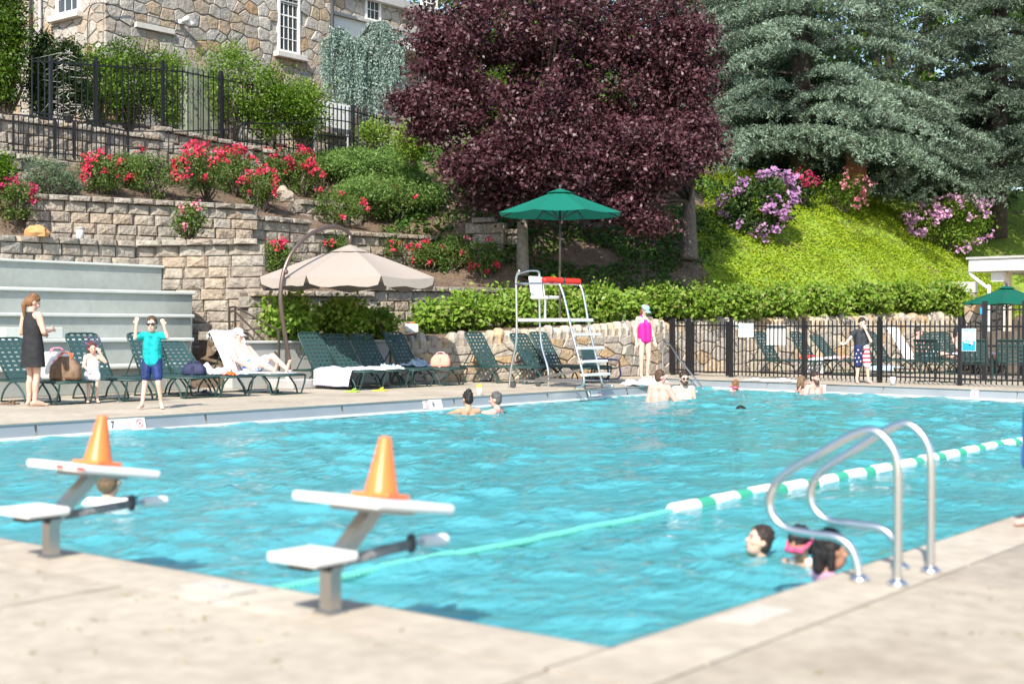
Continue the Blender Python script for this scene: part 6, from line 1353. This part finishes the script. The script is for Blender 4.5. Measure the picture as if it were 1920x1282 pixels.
# 2 seated girl
cx2, cy2 = CH['c2']; p = onZ(168, 757); b = Vector((p.x-.12, p.y+.14, 0))
f = Fig('small girl in a white dress with tinsel headband seated on the lounge chair', b, phi(160), 1.1, dict(pel=(0, -.25, .68), hl=(-.08, -.22, .66), hr=(.08, -.22, .66), chest=(0, -.24, .96), neck=(0, -.22, 1.15), head=(0, -.18, 1.29), sl=(-.15, -.22, 1.11), sr=(.15, -.22, 1.11), kl=(-.09, .12, .60), kr=(.1, .12, .60), al=(-.09, .1, .12), ar=(.11, .1, .12), tl=(-.11, .25, .05), tr=(.13, .25, .05), el=(-.3, -.1, .98), wl=(-.17, -.06, 1.2), er=(.2, -.1, .9), wr=(.12, .1, .8)), child=True, head=(-12, 10, 10), skin='skin_pale'); f.hair('hair_brown', 'bob').face()
f.top('white_dress', 'dress', 0, infl=.012, straps=True); mb = MB(); J = f.J
mb.cap(J['pel'], .13*f.k, (J['kl']+J['kr'])/2+Vector((0, .0, .02)), .115*f.k); mb.cap(J['hl'], .12*f.k, J['kl'], .085*f.k); mb.cap(J['hr'], .12*f.k, J['kr'], .085*f.k); link('skirt', remesh(mb, .012, 3, .5), 'white_dress', f.e, True)
P = np.concatenate([np.array(f.hp(.06*sg, -.02, .12))+rng.normal(size=(70, 3))*np.array([.04, .03, .045]) for sg in (-1, 1)]); link('tinsel_headband', leaf_mesh(P, .03, (0, 0, 0), .3), 'tinsel', f.e); MB().tube([f.hp(math.cos(a)*.088, -.01, .02+math.sin(a)*.11) for a in np.linspace(.1, 3.04, 12)], .008, 6).build('hair_band', 'flag_red', f.e)
# 3 boy in turquoise
p = (onZ(270, 769)+onZ(300, 765))/2
f = Fig('boy in a turquoise shirt and swim mask raising both arms', p, phi(178), 1.30, dict(el=(-.30, .06, 1.36), er=(.29, .08, 1.35), wl=(-.255, .13, 1.555), wr=(.26, .14, 1.58), kl=(-.13, .06, .50), kr=(.12, .05, .5), al=(-.16, -.06, .11), ar=(.17, .07, .09), tl=(-.20, .06, .035), tr=(.20, .22, .04)), child=True, skin='skin_pale'); f.hair('hair_brown').face('lens_dark')
f.top('turquoise_shirt', sleeves=.62, hem=.05, infl=.022); f.shorts('blue_trunks', 'swim_trunks', .72)
mb = MB(); mb.tube([f.hp(math.cos(a)*.088, math.sin(a)*.1-.008, .018) for a in np.linspace(0, 6.283, 18)[:-1]], .009, 5, closed=True); mb.build('mask_strap', 'lens_dark', f.e)
# 4 sunbathing man on chair c5
cx5, cy5 = CH['c5']; g_ = math.pi
f = Fig('shirtless man in white cap and sunglasses sunbathing on a chair', (cx5, cy5, 0), 0, 1.75, {k: tuple(x/(1.75/1.7) for x in v) for k, v in dict(pel=(-.10, 0, .49), chest=(-.30, 0, .68), neck=(-.43, 0, .88), head=(-.43, 0, 1.03), sl=(-.41, .17, .83), sr=(-.41, -.17, .83), el=(-.2, .27, .60), er=(-.2, -.27, .6), wl=(.02, .2, .52), wr=(.04, -.22, .50), hl=(-.05, .09, .47), hr=(-.05, -.09, .47), kl=(.36, .12, .66), kr=(.38, -.13, .53), al=(.76, .1, .44), ar=(.72, -.14, .42), tl=(.83, .1, .58), tr=(.80, -.16, .55)).items()}, head=(-6, 0, -80), skin='skin_pale', fat=1.12); f.cap_('cap_white').face('lens_dark'); f.shorts('swim_floral', 'swim_shorts', .62)
# 5-6 couple at the left gutter
def swim(px, py, topy, H=1.7):
    """base point so that the head top shows at topy above a water contact at (px,py)"""
    p = onZ(px, py, WZ); d = (p-CAM).dot(fw); zt = at(px, topy, d).z; return Vector((p.x, p.y, zt-H*.995))
p = swim(877, 776, 735); f = Fig('woman with a hair bun leaning on the gutter seen from behind', p, phi(-22), 1.7, dict(el=(-.28, .22, 1.3), wl=(-.1, .36, 1.30), er=(.26, .22, 1.3), wr=(.06, .36, 1.3)), skin='skin_tan', head=(-8, 0, 12)); f.hair('hair_black', 'bun').face(); f.shorts('bag_navy', 'swimsuit', 0)
p = swim(930, 774, 736); f = Fig('grey haired man beside her at the gutter in profile', p, phi(-70), 1.7, dict(el=(-.2, .25, 1.33), wl=(-.05, .42, 1.33), er=(.25, .22, 1.3), wr=(.1, .4, 1.3)), skin='skin_pink', fat=1.1, head=(-4, 0, 5)); f.hair('hair_grey').face(); f.shorts('bag_navy', 'swimsuit', .5)
# 7-8 men in the middle
p = swim(1238, 753, 695, 1.78); f = Fig('broad backed man with curly hair standing in the water', p, phi(35), 1.78, dict(er=(.28, .06, 1.15), wr=(.2, .25, 1.05)), skin='skin_pink', fat=1.18, head=(0, 0, -40)); f.hair('hair_brown').face('cap_white'); f.shorts('swim_blue', 'swim_trunks', .6)
p = swim(1282, 748, 698, 1.78); f = Fig('bearded man with dark sunglasses facing the camera in the water', p, phi(168), 1.78, dict(er=(.33, .06, 1.16), wr=(.45, .15, .98)), skin='skin_pale', fat=1.16, head=(-4, 0, 0)); f.hair('hair_dark').face('lens_dark').beard('hair_dark'); f.shorts('dark_shirt', 'swim_trunks', .6)
# 9 girl swimmer
p = swim(1378, 734, 715, 1.2); f = Fig('girl with wet brown hair and pink goggles swimming alone', p, phi(-30), 1.2, dict(), child=True, skin='skin_light', head=(10, 0, 10)); f.hair('hair_auburn', 'bob').face(); f.top('goggle_pink', 'swimsuit', 0, straps=True); MB().tube([f.hp(math.cos(a)*.092, math.sin(a)*.108-.015, -.05) for a in np.linspace(0, 6.283, 18)[:-1]], .016, 6, closed=True).build('goggle_strap', 'goggle_pink', f.e)
# 10 diver with black cap
p = onZ(1384, 765, WZ); f = Fig('swimmer in a black cap diving with only the crown above water', (p.x, p.y, WZ-1.42+.0), phi(90), 1.5, dict(head=(0, .05, 1.5)), skin='skin_tan', head=(-60, 0, 0)); MB().ell(f.hp(0, -.02, .03), (.10, .125, .105), 14, 10, f.hr).build('swim_cap', 'hair_black', f.e, True); f.top('lime_plastic', 'rash_shirt', .6)
# 11-12 couple at far wall
p = swim(1503, 738, 706, 1.62); f = Fig('fair haired woman in the water close beside the bearded man', p, phi(75), 1.62, dict(wr=(.1, .2, 1.1)), skin='skin_pink', head=(-8, 0, 0)); f.hair('hair_blond', 'bob').face(); f.top('dark_shirt', 'swimsuit', 0, straps=True)
p = swim(1527, 739, 697, 1.78); f = Fig('bearded man in the far corner beside the fair haired woman', p, phi(150), 1.78, dict(er=(.3, .05, 1.2), wr=(.38, .15, 1.02)), skin='skin_pink', fat=1.12, head=(-10, 0, 12)); f.hair('hair_dark').face().beard('hair_brown'); f.shorts('dark_shirt', 'swim_trunks', .6)
# 13 boy with flag shorts
p = (onZ(1599, 718)+onZ(1632, 719))/2
f = Fig('boy in dark shirt and stars and stripes shorts by the fence', p, phi(178), 1.36, dict(er=(.33, .1, 1.22), wr=(.50, .2, 1.06), el=(-.2, .16, 1.12), wl=(-.05, .14, 1.44), kl=(-.14, .02, .49), kr=(.1, .02, .49), al=(-.19, -.02, .075), ar=(.12, -.02, .075), tl=(-.23, .12, .03), tr=(.14, .14, .03)), child=True, skin='skin_pale', hand_dir=dict(r=(.9, .2, .1)), head=(-10, 0, 0)); f.hair('hair_dark').face(); f.top('dark_shirt', sleeves=.7, hem=.08)
J = f.J
for sd, m_ in (('l', 'flag_white'), ('r', 'navy_flag')):
    mb = MB(); sg = -1 if sd == 'l' else 1; a, b_ = J['h'+sd]+Vector((0, 0, .05)), J['h'+sd].lerp(J['k'+sd], .95)
    mb.cap(a, .098*f.k+.016, b_, .078*f.k+.02); o = link('shorts_leg', remesh(mb, .01, 3, .6), m_, f.e, True); ax_ = (b_-a)
    if sd == 'l':
        for i in range(4):
            c = a+ax_*(.12+.25*i); r_ = (.098-.02*(.12+.25*i))*f.k+.022; MB().lathe([(r_-.004, -.018), (r_+.001, -.016), (r_+.001, .016), (r_-.004, .018)], c, 18, cap=False).build('stripe', 'flag_red', o)
    else:
        for i, (zz, an) in enumerate(((.15, 1.2), (.35, 1.9), (.38, .8), (.6, 1.4), (.62, .5), (.82, 1.9), (.85, 1.0))):
            c = a+ax_*zz; r_ = (.098-.02*zz)*f.k+.021; n_ = Vector((math.cos(an), math.sin(an), 0)); t_ = Vector((-n_.y, n_.x, 0)); pts = []
            for q_ in range(10): rad_ = .022 if q_ % 2 == 0 else .010; pts.append(c+n_*r_+t_*math.sin(q_*math.pi/5)*rad_+Vector((0, 0, math.cos(q_*math.pi/5)*rad_)))
            MB().add(pts, [tuple(range(10))]).build('star', 'flag_white', o)
# 14 woman in magenta suit
p = (onZ(1200, 711)+onZ(1217, 711))/2
f = Fig('woman in a magenta one shoulder swimsuit and pale blue cap', p, phi(155), 1.70, dict(wl=(-.22, .08, .88), wr=(.24, .04, .87), al=(-.08, -.02, .075), ar=(.075, -.02, .075)), skin='skin_pale', head=(-26, 0, 18)); f.hair('hair_auburn', 'bob').cap_('cap_blue').face('lens_dark'); f.top('magenta_suit', 'swimsuit', 0, infl=.011, straps=True, onesh=True, hem=.04)
# 15-16 couple beyond the fence
cxf, cyf = CH['f1690']
sit = lambda dy, H: {k: (v[0]/(H/1.7), v[1]/(H/1.7), v[2]/(H/1.7)) for k, v in dict(pel=(.05, dy, .47), chest=(-.08, dy, .70), neck=(-.14, dy, .92), head=(-.12, dy, 1.06), sl=(-.13, dy+.17, .87), sr=(-.13, dy-.17, .87), el=(.05, dy+.26, .65), er=(.05, dy-.26, .65), wl=(.25, dy+.2, .55), wr=(.25, dy-.2, .55), hl=(.1, dy+.08, .46), hr=(.1, dy-.08, .46), kl=(.52, dy+.1, .52), kr=(.52, dy-.1, .52), al=(.9, dy+.1, .42), ar=(.9, dy-.1, .42), tl=(1.0, dy+.1, .52), tr=(1.0, dy-.1, .52)).items()}
f = Fig('sunburnt man seated on the white towel chair beyond the fence', (cxf, cyf, 0), R(-2), 1.75, sit(0, 1.75), skin='skin_pink', head=(0, 0, -90), vox=.014); f.hair('hair_dark').face(); f.shorts('towel_blue', 'swim_shorts', .6)
f = Fig('sunburnt person with dark hair on the chair right of the seated man', (cxf+.75, cyf+.75, 0), R(-12), 1.68, sit(0, 1.68), skin='skin_pink', head=(0, 0, -70), vox=.014); f.hair('hair_black', 'long').face(); f.top('bag_salmon', 'swimsuit', 0, straps=True); lounge(cxf+.72, cyf+.75, 'lounge chair under the dark haired sunbather beyond the fence', R(-12), 58, 'green strap lounge chairs beyond the fence')
e = empty('towel', (cxf-.33, cyf, .36), R(-2), 'white towel over the chair back behind the seated man', 'towel', 'towels beyond the fence'); MB().box((-.25, 0, .42), (.02, .66, 1.0), Matrix.Rotation(R(-32), 3, 'Y'), bev=.008).build('cloth', 'towel_white', e)
# 17 child behind the far starting block
p = swim(204, 945, 881, 1.5); f = Fig('child with short brown hair in the water behind the farther starting block', p, phi(10), 1.5, dict(el=(-.3, .02, 1.25), er=(.3, .02, 1.25), wl=(-.45, .1, 1.2), wr=(.45, .1, 1.2)), child=True, skin='skin_light', head=(0, 0, 0)); f.hair('hair_blond').face(); f.top('swim_white', 'rash_shirt', .9)
# 18 boy floating near the rails
p = swim(1425, 1040, 994, 1.1); f = Fig('boy in a green rash guard floating with face to the left', p, phi(-115), 1.1, dict(el=(-.3, .15, 1.34), er=(.3, .1, 1.36), wl=(-.4, .3, 1.36), wr=(.45, .0, 1.36)), child=True, skin='skin_light', head=(18, 0, -10)); f.hair('hair_dark').face(); f.top('rash_green', 'rash_guard', 1.0)
# 19-20 girls at the near edge
p = swim(1500, 1062, 1000, 1.12); f = Fig('girl with dark hair and pink goggles in the water by the rail', Vector((p.x-.02, p.y+.05, p.z)), phi(-140), 1.12, dict(), child=True, skin='skin_tan', head=(-35, 0, 0)); f.hair('hair_black', 'long').face(); f.top('swim_white', 'swimsuit', 0, straps=True)
g = MB()
for sg in (-1, 1): g.ell(f.hp(.034*sg, .09, .02), (.036, .016, .026), 10, 6, f.hr)
g.tube([f.hp(math.cos(a)*.088, math.sin(a)*.104-.012, .02) for a in np.linspace(0, 6.283, 18)[:-1]], .010, 5, closed=True); g.build('goggles', 'goggle_pink', f.e, True)
p = onZ(1545, 1078, WZ); f = Fig('girl in a pink swimsuit with long black hair holding the pool edge', (-3.07, 6.52, WZ-.88), phi(85), 1.2, dict(el=(-.18, .2, 1.25), wl=(-.1, .38, 1.36), er=(.26, .18, 1.28), wr=(.18, .36, 1.36)), child=True, skin='skin_tan', head=(0, 0, 0)); f.hair('hair_black', 'bob').face(); f.top('swim_pink', 'swim_shirt', .5)
# 21 person at right edge
p = onZ(1950, 990); f = Fig('child in blue trunks mostly outside the right picture edge', p, phi(-100), 1.2, dict(el=(-.2, -.14, 1.12), er=(.2, -.14, 1.12), wl=(-.2, -.16, .9), wr=(.2, -.16, .9)), child=True, skin='skin_pink'); f.hair('hair_brown').face(); f.shorts('swim_blue', 'swim_trunks', .85, .016)
